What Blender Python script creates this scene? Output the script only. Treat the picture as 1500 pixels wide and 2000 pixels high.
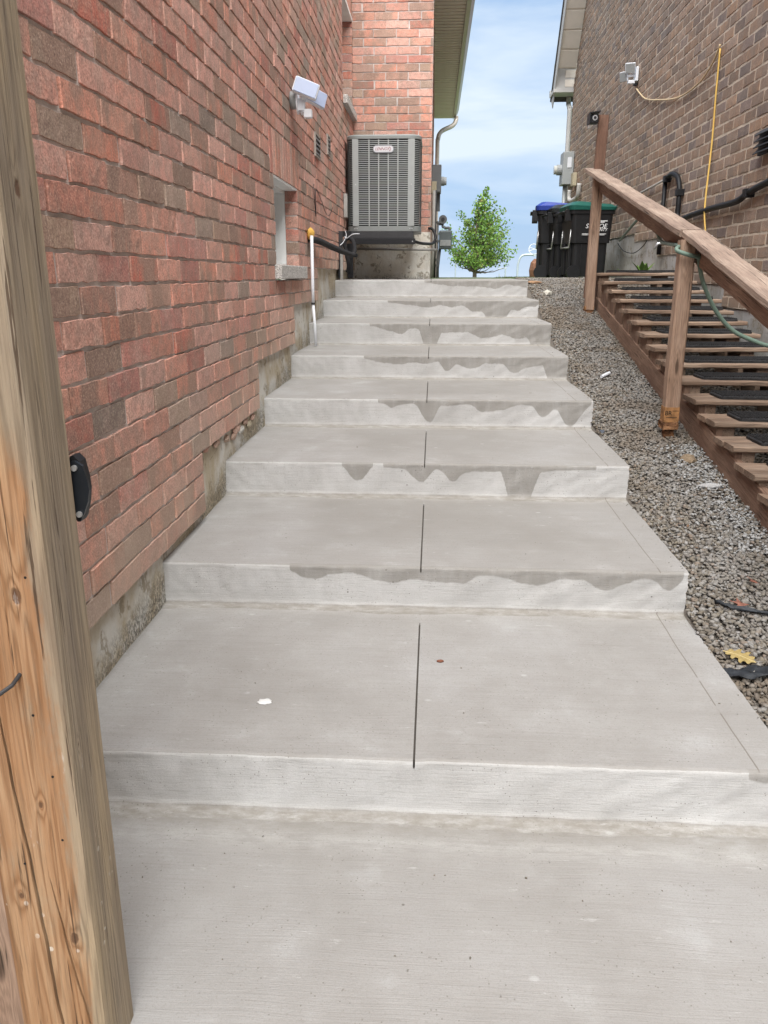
import bpy, bmesh, math, random
import numpy as np
from mathutils import Vector, Matrix
R = math.radians
random.seed(7); rng = np.random.default_rng(7)
for o in list(bpy.data.objects): bpy.data.objects.remove(o)
S = bpy.context.scene; COL = S.collection

# ------------------------------------------------------------------ camera
FPX, EZ = 1550.0, 1.3855
PIT = math.atan(460/FPX); YAW = math.atan(98*math.cos(PIT)/FPX)
fwd = Vector((-math.sin(YAW)*math.cos(PIT), math.cos(YAW)*math.cos(PIT), -math.sin(PIT)))
rt = Vector((math.cos(YAW), math.sin(YAW), 0)); up = rt.cross(fwd)
cd = bpy.data.cameras.new('camera'); cam = bpy.data.objects.new('camera', cd); COL.objects.link(cam)
cd.sensor_fit = 'HORIZONTAL'; cd.sensor_width = 36; cd.lens = FPX/1500*36; cd.clip_start = .05; cd.clip_end = 3000
cam.matrix_world = Matrix(((rt.x, up.x, -fwd.x, 0), (rt.y, up.y, -fwd.y, 0), (rt.z, up.z, -fwd.z, EZ), (0, 0, 0, 1)))
S.camera = cam
# ------------------------------------------------------------------ sky and sun
SUN_EL, SUN_AZ = R(58), R(174)     # azimuth clockwise from +Y: behind the camera, a little to the right
W = bpy.data.worlds.new('World'); S.world = W; W.use_nodes = True
nt = W.node_tree; nt.nodes.clear()
def wn(t, **k):
    n = nt.nodes.new(t)
    for a, b in k.items(): setattr(n, a, b)
    return n
wo = wn('ShaderNodeOutputWorld'); bg = wn('ShaderNodeBackground')
sky = wn('ShaderNodeTexSky', sky_type='NISHITA', sun_disc=False, sun_elevation=SUN_EL, sun_rotation=SUN_AZ, altitude=200, air_density=1.2, dust_density=.6, ozone_density=2)
sc = wn('ShaderNodeVectorMath', operation='SCALE'); sc.inputs['Scale'].default_value = .036
tc = wn('ShaderNodeTexCoord'); mp = wn('ShaderNodeMapping'); mp.inputs['Scale'].default_value = (1.3, 1.3, 5.5); mp.inputs['Rotation'].default_value = (R(4), R(-7), 0)
n1 = wn('ShaderNodeTexNoise'); n1.inputs['Scale'].default_value = 1.9; n1.inputs['Detail'].default_value = 6; n1.inputs['Roughness'].default_value = .52; n1.inputs['Distortion'].default_value = .35
rp = wn('ShaderNodeValToRGB'); rp.color_ramp.elements[0].position = .40; rp.color_ramp.elements[1].position = .62
rp.color_ramp.elements[0].color = (.22, .22, .22, 1); rp.color_ramp.elements[1].color = (1, 1, 1, 1)
mx = wn('ShaderNodeMix', data_type='RGBA'); mx.inputs['B'].default_value = (.310, .355, .405, 1)
L = nt.links.new
L(tc.outputs['Generated'], mp.inputs['Vector']); L(mp.outputs[0], n1.inputs['Vector']); L(n1.outputs['Fac'], rp.inputs[0])
mb = wn('ShaderNodeMix', data_type='RGBA'); mb.inputs['Factor'].default_value = .7; mb.inputs['B'].default_value = (.105, .205, .372, 1)
L(sky.outputs[0], sc.inputs[0]); L(sc.outputs[0], mb.inputs['A']); L(mb.outputs['Result'], mx.inputs['A']); L(rp.outputs[0], mx.inputs['Factor'])
L(mx.outputs['Result'], bg.inputs[0]); L(bg.outputs[0], wo.inputs[0]); bg.inputs[1].default_value = 1.0
sl = bpy.data.lights.new('sun', 'SUN'); sl.energy = 4.3; sl.angle = R(72); sl.color = (1, .968, .915)
so = bpy.data.objects.new('sun', sl); COL.objects.link(so)
sd = Vector((math.sin(SUN_AZ)*math.cos(SUN_EL), math.cos(SUN_AZ)*math.cos(SUN_EL), math.sin(SUN_EL)))
so.rotation_euler = (-sd).to_track_quat('-Z', 'Y').to_euler()
S.view_settings.view_transform = 'Standard'; S.view_settings.look = 'None'; S.view_settings.gamma = 1
S.view_settings.use_curve_mapping = False; S.view_settings.exposure = 1.40
S.render.engine = 'CYCLES'; S.cycles.max_bounces = 6; S.cycles.diffuse_bounces = 4

# ------------------------------------------------------------------ material helpers
class M:
    def __init__(s, name, rough=.85):
        s.m = bpy.data.materials.new(name); s.m.use_nodes = True; s.t = s.m.node_tree
        s.b = s.t.nodes['Principled BSDF']; s.b.inputs['Roughness'].default_value = rough
        s.b.inputs['Specular IOR Level'].default_value = .35
    def n(s, t, **k):
        n = s.t.nodes.new(t)
        for a, b in k.items(): setattr(n, a, b)
        return n
    def l(s, a, b): s.t.links.new(a, b)
    def put(s, sock, v):
        if isinstance(v, (int, float)): sock.default_value = v
        elif isinstance(v, tuple): sock.default_value = v if len(v) == 4 or sock.type == 'VECTOR' else (*v, 1)
        else: s.l(v, sock)
    def math(s, op, a, b=None, c=None, clamp=False):
        n = s.n('ShaderNodeMath', operation=op, use_clamp=clamp)
        s.put(n.inputs[0], a)
        if b is not None: s.put(n.inputs[1], b)
        if c is not None: s.put(n.inputs[2], c)
        return n.outputs[0]
    def pos(s): return s.n('ShaderNodeNewGeometry').outputs['Position']
    def obj(s): return s.n('ShaderNodeTexCoord').outputs['Object']
    def map(s, v, sc, loc=(0, 0, 0), rot=(0, 0, 0)):
        n = s.n('ShaderNodeMapping'); s.l(v, n.inputs[0]); n.inputs['Scale'].default_value = sc
        n.inputs['Location'].default_value = loc; n.inputs['Rotation'].default_value = rot; return n.outputs[0]
    def noise(s, v, scale, det=4, rough=.55, dist=0):
        n = s.n('ShaderNodeTexNoise'); s.l(v, n.inputs['Vector']); n.inputs['Scale'].default_value = scale
        n.inputs['Detail'].default_value = det; n.inputs['Roughness'].default_value = rough; n.inputs['Distortion'].default_value = dist
        return n.outputs['Fac']
    def voro(s, v, scale, feat='F1', out='Distance', rnd=1):
        n = s.n('ShaderNodeTexVoronoi', feature=feat); s.l(v, n.inputs['Vector']); n.inputs['Scale'].default_value = scale
        n.inputs['Randomness'].default_value = rnd; return n.outputs[out]
    def step(s, v, a, b, lo=0., hi=1.):
        n = s.n('ShaderNodeMapRange', interpolation_type='SMOOTHSTEP', clamp=True); s.put(n.inputs[0], v)
        n.inputs[1].default_value = a; n.inputs[2].default_value = b; n.inputs[3].default_value = lo; n.inputs[4].default_value = hi
        return n.outputs[0]
    def ramp(s, f, stops, interp='LINEAR'):
        n = s.n('ShaderNodeValToRGB'); s.l(f, n.inputs[0]); r = n.color_ramp; r.interpolation = interp
        while len(r.elements) < len(stops): r.elements.new(.5)
        for e, (p, c) in zip(r.elements, stops): e.position = p; e.color = (*c, 1)
        return n.outputs[0]
    def mix(s, f, a, b, bt='MIX'):
        n = s.n('ShaderNodeMix', data_type='RGBA', blend_type=bt); s.put(n.inputs['Factor'], f)
        s.put(n.inputs['A'], a); s.put(n.inputs['B'], b); return n.outputs['Result']
    def attr(s, name): 
        n = s.n('ShaderNodeAttribute', attribute_name=name); return n.outputs['Fac']
    def sep(s, v):
        n = s.n('ShaderNodeSeparateXYZ'); s.l(v, n.inputs[0]); return n.outputs
    def comb(s, x, y, z):
        n = s.n('ShaderNodeCombineXYZ'); s.put(n.inputs[0], x); s.put(n.inputs[1], y); s.put(n.inputs[2], z); return n.outputs[0]
    def rnd(s):
        a = s.n('ShaderNodeObjectInfo').outputs['Random']; b = s.n('ShaderNodeNewGeometry').outputs['Random Per Island']
        return s.math('FRACT', s.math('ADD', s.math('MULTIPLY', a, 7.31), s.math('MULTIPLY', b, 5.77)))
    def orand(s): return s.n('ShaderNodeObjectInfo').outputs['Random']
    def color(s, c): s.put(s.b.inputs['Base Color'], c)
    def rough(s, c): s.put(s.b.inputs['Roughness'], c)
    def bump(s, h, strength=.5, dist=.01):
        n = s.n('ShaderNodeBump'); s.put(n.inputs['Height'], h); n.inputs['Strength'].default_value = strength; n.inputs['Distance'].default_value = dist
        s.l(n.outputs[0], s.b.inputs['Normal'])

def plain(name, col, rough=.6, metal=0, var=.12, scale=30, bump=.1):
    m = M(name, rough); v = m.obj(); f = m.noise(v, scale, 5)
    lo = tuple(c*(1-var) for c in col); hi = tuple(min(1, c*(1+var)) for c in col)
    m.color(m.ramp(f, [(.3, lo), (.7, hi)])); m.b.inputs['Metallic'].default_value = metal
    if bump: m.bump(m.noise(v, scale*4, 3), bump, .003)
    return m.m

def brick_mat(name, stops, tanwash, streak):
    m = M(name, .93); r = m.rnd(); p = m.pos()
    base = m.ramp(r, stops, 'CONSTANT')
    r2 = m.math('FRACT', m.math('MULTIPLY', r, 37.7)); r3 = m.math('FRACT', m.math('MULTIPLY', r, 91.3))
    off = m.comb(m.math('MULTIPLY', r2, 17.), m.math('MULTIPLY', r3, 11.), m.math('MULTIPLY', r2, 5.))
    va = m.n('ShaderNodeVectorMath', operation='ADD'); m.l(p, va.inputs[0]); m.l(off, va.inputs[1]); q = va.outputs[0]
    big = m.noise(q, 11, 4, .6); fine = m.noise(q, 150, 5, .75); med = m.noise(q, 55, 4, .6)
    c = m.mix(m.step(big, .40, .66, 0, .5), base, streak); c = m.mix(m.math('MULTIPLY', m.step(m.noise(m.map(q, (1, 1, .5), (8, 3, 1)), 5.5, 4, .6), .44, .56, 0, .85), m.step(r3, .62, .66)), c, tuple(x*.72 for x in streak)); c = m.mix(m.step(m.noise(m.map(q, (1, 1, 1), (3, 3, 3)), 24, 4, .65), .38, .58, .40, 0), c, tuple(x*.55 for x in streak))
    drag = m.noise(m.map(q, (60, 60, 5)), 2.2, 3, .6)
    c = m.mix(m.math('MULTIPLY', m.step(drag, .5, .72), m.step(r3, .35, .8, 0, .6)), c, streak)
    hs = m.n('ShaderNodeHueSaturation'); m.l(c, hs.inputs['Color'])
    m.l(m.step(r2, 0, 1, .93, 1.20), hs.inputs['Value']); m.l(m.step(r3, 0, 1, .86, 1.1), hs.inputs['Saturation'])
    c = hs.outputs[0]
    c = m.mix(m.step(fine, .34, .54, .62, 0), c, (.13, .075, .06), 'MIX')
    c = m.mix(m.step(fine, .54, .70, 0, .55), c, tuple(min(1, x*1.7) for x in tanwash))
    c = m.mix(m.step(med, .62, .8, 0, .25), c, (.42, .37, .33))
    if tanwash:   # dust splashed up from the steps: tan film following the stepped grade
        s = m.sep(p); h = m.math('SUBTRACT', s[2], m.math('MULTIPLY_ADD', s[1], .172, -.12))
        f = m.math('MULTIPLY', m.step(h, .0, .62, .72, 0), m.step(m.noise(p, 2.3, 5), .3, .6, .5, 1))
        c = m.mix(f, c, tanwash)
    m.color(c)
    m.bump(m.math('ADD', m.math('MULTIPLY', fine, .6), m.math('MULTIPLY', m.noise(q, 70, 3), .8)), .7, .004)
    return m.m
red_stops = [(0, (.56, .252, .188)), (.13, (.62, .29, .22)), (.26, (.48, .18, .14)), (.40, (.60, .31, .24)), (.55, (.58, .265, .198)), (.69, (.59, .285, .22)), (.79, (.33, .245, .19)), (.87, (.46, .28, .225)), (.94, (.265, .205, .165))]
MAT_RED = brick_mat('red_brick', red_stops, (.50, .39, .31), (.42, .29, .235))
br_stops = [(0, (.30, .195, .132)), (.2, (.345, .225, .152)), (.36, (.265, .178, .125)), (.5, (.37, .245, .168)), (.66, (.215, .165, .15)), (.76, (.29, .20, .145)), (.9, (.175, .145, .135))]
def brown_mat():
    return brick_mat('brown_brick', br_stops, (.32, .24, .18), (.34, .27, .22))
MAT_BROWN = brown_mat()
def mortar(name, col):
    m = M(name, .95); p = m.pos(); f = m.noise(p, 14, 5, .6); g = m.noise(p, 180, 4, .7)
    c = m.ramp(f, [(.3, tuple(x*.8 for x in col)), (.7, tuple(x*1.15 for x in col))]); c = m.mix(m.step(g, .3, .6, .35, 0), c, tuple(x*.4 for x in col))
    m.color(c); m.bump(g, .6, .004); return m.m
MAT_MORTAR = mortar('grey_mortar', (.56, .50, .47)); MAT_MORTAR_R = mortar('tan_mortar', (.62, .53, .43))

def foundation_mat(name, base, tan, slope=True):
    m = M(name, .95); p = m.pos(); a = m.noise(p, 3.1, 5, .6, .4); b = m.noise(p, 40, 5, .65); vert = m.noise(m.map(p, (34, 34, 3.2)), 1.5, 4, .6)
    c = m.mix(m.step(a, .4, .58), base, tan); c = m.mix(m.step(vert, .45, .75, 0, .4), c, (.56, .52, .45))
    s = m.sep(p)
    h = m.math('SUBTRACT', s[2], m.math('MINIMUM', m.math('MULTIPLY_ADD', s[1], .172, -.23), 1.33)) if slope else m.math('SUBTRACT', s[2], 1.35)
    sp = m.noise(m.map(p, (60, 60, 34)), 1.7, 6, .8)
    mould = m.math('MULTIPLY', m.step(sp, .42, .56), m.step(m.math('ADD', h, m.math('MULTIPLY', m.noise(p, 7, 3), .16)), .05, .22 if slope else .16, .85, 0))
    c = m.mix(mould, c, (.055, .050, .040))
    patch = m.math('MULTIPLY', m.step(m.noise(p, 9, 3), .55, .6), m.step(b, .4, .55)); c = m.mix(m.math('MULTIPLY', patch, .7), c, (.22, .18, .12))
    cr = m.voro(m.map(p, (1, 1, 1)), 5.5, 'DISTANCE_TO_EDGE'); wob = m.math('ADD', cr, m.math('MULTIPLY', m.noise(p, 30, 4), .02))
    c = m.mix(m.math('MULTIPLY', m.step(wob, .010, .016, 1, 0), m.step(a, .5, .6)), c, (.09, .075, .055))
    m.color(c); m.bump(m.math('ADD', m.math('MULTIPLY', a, 2.5), m.math('ADD', b, m.math('MULTIPLY', sp, .5))), .6, .008); return m.m
MAT_FOUND = foundation_mat('parged_foundation', (.58, .57, .53), (.43, .37, .27)); MAT_FOUND_B = foundation_mat('parged_foundation_end', (.76, .74, .68), (.68, .63, .54), False)
MAT_FOUND_R = foundation_mat('grey_foundation', (.42, .41, .40), (.33, .31, .28))

def concrete_mat(name, tread):
    m = M(name, .9); p = m.pos()
    wob = m.noise(p, 1.7, 2); v = m.map(p, (1, 1, 1))
    vv = m.sep(p); yy = m.math('ADD', vv[1], m.math('MULTIPLY', wob, .05)); q = m.comb(vv[0], yy, vv[2])
    broom = m.noise(m.map(q, (3.2, 230, 230)), 1.3, 5, .66); broom2 = m.noise(m.map(q, (.7, 34, 34), (3, 1, 7)), 1.2, 4, .6)
    blot = m.noise(p, 2.1, 6, .62, .3); fine = m.noise(p, 150, 4, .7); blot2 = m.noise(m.map(p, (1, 1, 1), (9, 4, 2)), 6.5, 5, .6)
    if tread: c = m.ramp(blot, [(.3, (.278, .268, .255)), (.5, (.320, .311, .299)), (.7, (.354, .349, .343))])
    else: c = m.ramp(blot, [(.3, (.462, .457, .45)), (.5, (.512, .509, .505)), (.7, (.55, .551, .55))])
    c = m.mix(m.step(blot2, .35, .7, .16, 0), c, (.17, .155, .14)); c = m.mix(m.step(blot2, .58, .75, 0, .35), c, (.42, .425, .425))
    c = m.mix(m.step(broom, .30, .52, .26, 0), c, (.19, .175, .155)); c = m.mix(m.step(broom, .55, .75, 0, .18), c, (.43, .427, .42))
    c = m.mix(m.step(broom2, .3, .5, .08, 0), c, (.18, .168, .155))
    wet = m.attr('wet'); ws = m.math('ADD', wet, m.math('MULTIPLY', m.math('SUBTRACT', m.noise(p, 60, 4, .6), .5), .25))
    if tread: wf = m.math('MULTIPLY', wet, m.step(broom2, .3, .7, .75, 1))
    else: wf = m.math('MULTIPLY', m.step(ws, .28, .66), m.step(m.noise(m.map(p, (9, 9, 2.2)), 2.2, 4), .25, .6, .72, 1.))
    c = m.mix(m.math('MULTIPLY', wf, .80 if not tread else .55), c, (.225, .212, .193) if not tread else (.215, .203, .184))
    slur = m.attr('slurry'); sf = m.math('MULTIPLY', slur, m.step(m.noise(m.map(p, (3, 9, 9)), 4, 6, .7), .36, .60)); c = m.mix(m.math('MULTIPLY', sf, .35), c, (.50, .495, .475))
    dk = m.attr('darken'); df = m.math('MULTIPLY', dk, m.step(m.noise(m.map(p, (6, 14, 14)), 3, 6, .7), .25, .7)); c = m.mix(m.math('MULTIPLY', df, .85), c, (.195, .178, .152))  # attribute-driven darker tone on noses, riser feet and creases
    pit = m.voro(p, 19, 'F1'); pr = m.noise(m.map(p, (1, 1, 1), (2, 8, 4)), 3.3, 3)
    c = m.mix(m.math('MULTIPLY', m.step(pit, .045, .085, 1, 0), m.step(pr, .55, .62, 0, .8)), c, (.13, .115, .10))
    pit2 = m.voro(m.map(p, (1, 1, 1), (7, 1, 3)), 75, 'F1'); c = m.mix(m.math('MULTIPLY', m.step(pit2, .10, .17, 1, 0), m.step(m.noise(p, 8, 4), .46, .58, 0, .75)), c, (.15, .135, .12))
    c = m.mix(m.step(m.noise(m.map(p, (1, 1, 1), (1, 2, 3)), 320, 3, .8), .30, .50, .30, 0), c, (.17, .155, .14)); scf = m.noise(m.map(p, (5, 16, 5), (6, 6, 6), (0, 0, .5)), 2.3, 6, .7); c = m.mix(m.step(scf, .62, .72, 0, .40), c, (.48, .478, .47)); c = m.mix(m.step(scf, .27, .37, .30, 0), c, (.18, .165, .15))
    sp2 = m.voro(m.map(p, (1, 1.6, 1), (4, 4, 4)), 7.3, 'F1'); c = m.mix(m.math('MULTIPLY', m.step(m.math('ADD', sp2, m.math('MULTIPLY', fine, .12)), .10, .17, 1, 0), m.step(pr, .36, .42, .45, 0)), c, (.50, .50, .50))
    if tread:   # hand-trowelled border hairline
        k = m.math('ABSOLUTE', m.math('SUBTRACT', m.math('ADD', vv[0], m.math('MULTIPLY', m.noise(m.map(p, (0, 2.2, 0)), 1.4, 3), .012)), .858))
        hl = m.math('MULTIPLY', m.step(k, .0012, .0028, 1, 0), m.step(m.noise(m.map(p, (0, 6, 0), (0, 3, 0)), 1.5, 2), .34, .44)); hl = m.math('MULTIPLY', hl, m.step(vv[1], 1.8, 1.83))
        c = m.mix(m.step(fine, .30, .50, .30, 0), c, (.20, .185, .165)); c = m.mix(m.math('MULTIPLY', hl, .75), c, (.14, .12, .10))
    m.color(c)
    h = m.math('ADD', m.math('MULTIPLY', broom, .8), m.math('ADD', m.math('MULTIPLY', fine, .5), m.math('MULTIPLY', blot2, 1.5)))
    m.bump(h, .42 if tread else .5, .0045); m.rough(m.step(wf, 0, 1, .92, .72)); return m.m
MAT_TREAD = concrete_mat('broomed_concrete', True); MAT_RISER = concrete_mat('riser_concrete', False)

def wood_mat(name, c1, c2, c3, rough=.85, grain=1.0, knots=True, rust=False, gap=.0):
    m = M(name, rough); o = m.obj(); r = m.orand(); va = m.n('ShaderNodeVectorMath', operation='ADD')
    m.l(o, va.inputs[0]); m.l(m.comb(m.math('MULTIPLY', r, 31.), m.math('MULTIPLY', r, 3.7), m.math('MULTIPLY', r, 5.1)), va.inputs[1]); q = va.outputs[0]
    kn = m.voro(m.map(q, (2.2, 9, 9)), 1.0, 'F1'); kd = m.step(kn, 0, .32, 1, 0)
    g = m.noise(m.map(q, (1.1, 26*grain, 26*grain)), 1.6, 4, .6, .5); g = m.math('ADD', g, m.math('MULTIPLY', kd, .5 if knots else 0))
    rings = m.math('MULTIPLY_ADD', m.math('SINE', m.math('MULTIPLY', g, 34.)), .5, .5)
    fib = m.noise(m.map(q, (5, 260, 260)), 1.4, 4, .7); big = m.noise(m.map(q, (2.2, 7, 7)), 1.2, 4, .6)
    c = m.ramp(big, [(.32, c1), (.5, c2), (.68, c3)])
    dk = tuple(x*.42 for x in c1); c = m.mix(m.math('MULTIPLY', rings, .34), c, dk)
    c = m.mix(m.step(fib, .3, .55, .5, 0), c, tuple(x*.5 for x in c1)); c = m.mix(m.step(fib, .58, .8, 0, .35), c, tuple(min(1, x*1.45) for x in c3))
    if knots: c = m.mix(m.step(kn, .05, .13, .8, 0), c, (.05, .028, .018))
    chk = m.noise(m.map(q, (1.6, 70, 70), (7, 7, 7)), 1.5, 3, .6); c = m.mix(m.step(chk, .63, .67, 0, .9), c, (.02, .014, .01))
    hs = m.n('ShaderNodeHueSaturation'); m.l(c, hs.inputs['Color']); m.l(m.step(r, 0, 1, .82, 1.2), hs.inputs['Value']); c = hs.outputs[0]
    m.color(c); m.bump(m.math('ADD', m.math('MULTIPLY', rings, .4), m.math('SUBTRACT', fib, m.math('MULTIPLY', m.step(chk, .69, .72), 2.))), .5, .003); return m.m
MAT_WOOD = wood_mat('weathered_wood', (.20, .135, .095), (.285, .20, .145), (.38, .285, .215))
MAT_WOODP = wood_mat('pale_post_wood', (.28, .18, .125), (.37, .25, .18), (.46, .33, .25))
MAT_WOODCAP = wood_mat('grey_rail_wood', (.21, .15, .12), (.29, .215, .17), (.38, .295, .235), knots=False)
MAT_WOODDK = wood_mat('stained_brown_wood', (.12, .065, .044), (.15, .082, .056), (.18, .10, .07))
MAT_WOODS = wood_mat('brown_stringer_wood', (.185, .11, .078), (.245, .155, .11), (.32, .215, .155))

# ------------------------------------------------------------------ mesh helpers
def link(name, me, mat=None, parent=None):
    o = bpy.data.objects.new(name, me); COL.objects.link(o)
    if mat and not me.materials: me.materials.append(mat)
    if parent: o.parent = parent
    return o
def mesh(name, v, f, mat=None, parent=None, smooth=False):
    me = bpy.data.meshes.new(name); me.from_pydata([tuple(map(float, a)) for a in v], [], f); me.update()
    if smooth: me.polygons.foreach_set('use_smooth', [True]*len(me.polygons))
    return link(name, me, mat, parent)
def thing(name, label, cat, loc=(0, 0, 0), rz=0, group=None):
    o = bpy.data.objects.new(name, None); COL.objects.link(o); o.location = loc; o.rotation_euler = (0, 0, rz); o.empty_display_size = .1
    return tag(o, label, cat, group)
def tag(o, label, cat, group=None, kind=None):
    if label: o['label'] = label
    if cat: o['category'] = cat
    if group: o['group'] = group
    if kind: o['kind'] = kind
    return o
class B:
    def __init__(s): s.v = []; s.f = []
    def add(s, v, f):
        k = len(s.v); s.v += [tuple(a) for a in v]; s.f += [tuple(i+k for i in q) for q in f]; return s
    def box(s, a, b):
        x0, y0, z0 = a; x1, y1, z1 = b
        return s.add([(x0, y0, z0), (x1, y0, z0), (x1, y1, z0), (x0, y1, z0), (x0, y0, z1), (x1, y0, z1), (x1, y1, z1), (x0, y1, z1)],
                     [(0, 3, 2, 1), (4, 5, 6, 7), (0, 1, 5, 4), (1, 2, 6, 5), (2, 3, 7, 6), (3, 0, 4, 7)])
    def cbox(s, a, b, c=.004):   # box with chamfered edges
        a = Vector(a); b = Vector(b); V = []; 
        bm = bmesh.new(); bmesh.ops.create_cube(bm, size=1)
        for v in bm.verts: v.co = Vector([(a[i]+b[i])/2 + v.co[i]*(b[i]-a[i]) for i in range(3)])
        bmesh.ops.bevel(bm, geom=bm.edges[:], offset=min(c, min(abs(b[i]-a[i]) for i in range(3))*.4), segments=2, profile=.6, affect='EDGES')
        bm.verts.index_update(); s.add([v.co[:] for v in bm.verts], [[v.index for v in f.verts] for f in bm.faces]); bm.free(); return s
    def tube(s, pts, r, n=10, caps=True):
        pts = [Vector(p) for p in pts]; rs = r if isinstance(r, (list, tuple)) else [r]*len(pts)
        t0 = (pts[1]-pts[0]).normalized(); a = t0.orthogonal().normalized(); rings = []
        for i, p in enumerate(pts):
            t = (pts[min(i+1, len(pts)-1)]-pts[max(i-1, 0)]).normalized(); a = (a-t*a.dot(t)).normalized(); b = t.cross(a)
            rings.append([p+(a*math.cos(k*2*math.pi/n)+b*math.sin(k*2*math.pi/n))*rs[i] for k in range(n)])
        V = [q for rg in rings for q in rg]; F = [(i*n+k, i*n+(k+1) % n, (i+1)*n+(k+1) % n, (i+1)*n+k) for i in range(len(pts)-1) for k in range(n)]
        if caps: F += [tuple(range(n-1, -1, -1)), tuple((len(pts)-1)*n+k for k in range(n))]
        return s.add(V, F)
    def loft(s, rings, caps=True):
        n = len(rings[0]); V = [q for r in rings for q in r]; F = [(i*n+k, i*n+(k+1) % n, (i+1)*n+(k+1) % n, (i+1)*n+k) for i in range(len(rings)-1) for k in range(n)]
        if caps: F += [tuple(range(n-1, -1, -1)), tuple((len(rings)-1)*n+k for k in range(n))]
        return s.add(V, F)
    def build(s, name, mat, parent=None, smooth=False): return mesh(name, s.v, s.f, mat, parent, smooth)
def smooth_path(pts, k=6):
    pts = [Vector(p) for p in pts]; out = []
    for i in range(len(pts)-1):
        p0, p1, p2, p3 = pts[max(i-1, 0)], pts[i], pts[i+1], pts[min(i+2, len(pts)-1)]
        for j in range(k):
            t = j/k; out.append(.5*((2*p1)+(p2-p0)*t+(2*p0-5*p1+4*p2-p3)*t*t+(3*p1-p0-3*p2+p3)*t**3))
    return out+[pts[-1]]
def rrect(cx, cy, w, d, r, z, n=5):
    out = []
    for (sx, sy, a0) in ((1, 1, 0), (-1, 1, 90), (-1, -1, 180), (1, -1, 270)):
        for k in range(n+1):
            a = R(a0+90*k/n); out.append((cx+sx*(w/2-r)+r*math.cos(a), cy+sy*(d/2-r)+r*math.sin(a), z))
    return out
def orient(o, p0, xdir, zdir):
    x = Vector(xdir).normalized(); z = Vector(zdir); z = (z-x*z.dot(x)).normalized(); y = z.cross(x)
    o.matrix_local = Matrix(((x.x, y.x, z.x, p0[0]), (x.y, y.y, z.y, p0[1]), (x.z, y.z, z.z, p0[2]), (0, 0, 0, 1)))
def board(name, p0, p1, w, t, mat, parent, upv=(0, 0, 1), cham=.004, warp=.0024):
    """plank from p0 to p1 (centre line), width w along local y, thickness t along local z; grain along local x"""
    p0 = Vector(p0); p1 = Vector(p1); Ln = (p1-p0).length; n = max(2, int(Ln/.12)); c = cham; rings = []
    prof = [(-w/2+c, -t/2), (w/2-c, -t/2), (w/2, -t/2+c), (w/2, t/2-c), (w/2-c, t/2), (-w/2+c, t/2), (-w/2, t/2-c), (-w/2, -t/2+c)]
    for i in range(n+1):
        x = Ln*i/n; dy, dz = random.uniform(-warp, warp), random.uniform(-warp, warp)
        rings.append([(x+random.uniform(-.001, .001), a+dy, b+dz) for a, b in prof])
    o = B().loft(rings).build(name, mat, parent); orient(o, p0, p1-p0, upv); return o
def text_mesh(s, size, name, mat, parent, mat4, extrude=.001, shear=0, xs=1):
    cu = bpy.data.curves.new(name, 'FONT'); cu.body = s; cu.size = size; cu.extrude = extrude; cu.align_x = 'CENTER'; cu.align_y = 'CENTER'; cu.shear = shear; cu.space_character = 1.0
    tmp = bpy.data.objects.new('tmp', cu); COL.objects.link(tmp)
    me = bpy.data.meshes.new_from_object(tmp.evaluated_get(bpy.context.evaluated_depsgraph_get())); bpy.data.objects.remove(tmp); me.materials.clear()
    o = link(name, me, mat, parent); o.matrix_local = mat4 @ Matrix.Diagonal((xs, 1, 1, 1)); return o

# ------------------------------------------------------------------ ground, gravel
GY = [-3, .5, 1.8, 2.7, 3.5, 4.5, 5.5, 6.5, 7.5, 8.4, 9.2, 10, 14]; GZ = [-.02, -.02, .045, .19, .325, .5, .68, .88, 1.085, 1.265, 1.355, 1.358, 1.362]
def gz(y): return float(np.interp(y, GY, GZ))
MG = M('dark_grit'); MG.color(MG.ramp(MG.noise(MG.pos(), 90, 4), [(.3, (.11, .095, .08)), (.7, (.22, .20, .175))])); MG.bump(MG.noise(MG.pos(), 120, 3), .7, .01)
ys = np.arange(-3, 14.01, .1); xs = np.linspace(.952, 2.6, 12)
xs = np.concatenate([[.951], xs]); V = [(x, y, gz(y)-.012+.006*math.sin(9*x+3*y)-(.4 if j == 0 else 0)) for y in ys for j, x in enumerate(xs)]; nx = len(xs)
F = [(i*nx+j, i*nx+j+1, (i+1)*nx+j+1, (i+1)*nx+j) for i in range(len(ys)-1) for j in range(nx-1)]
tag(mesh('gravel_bed', V, F, MG.m, None, True), 'dark grit under the crushed stone beside the steps', None, kind='structure')
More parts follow.
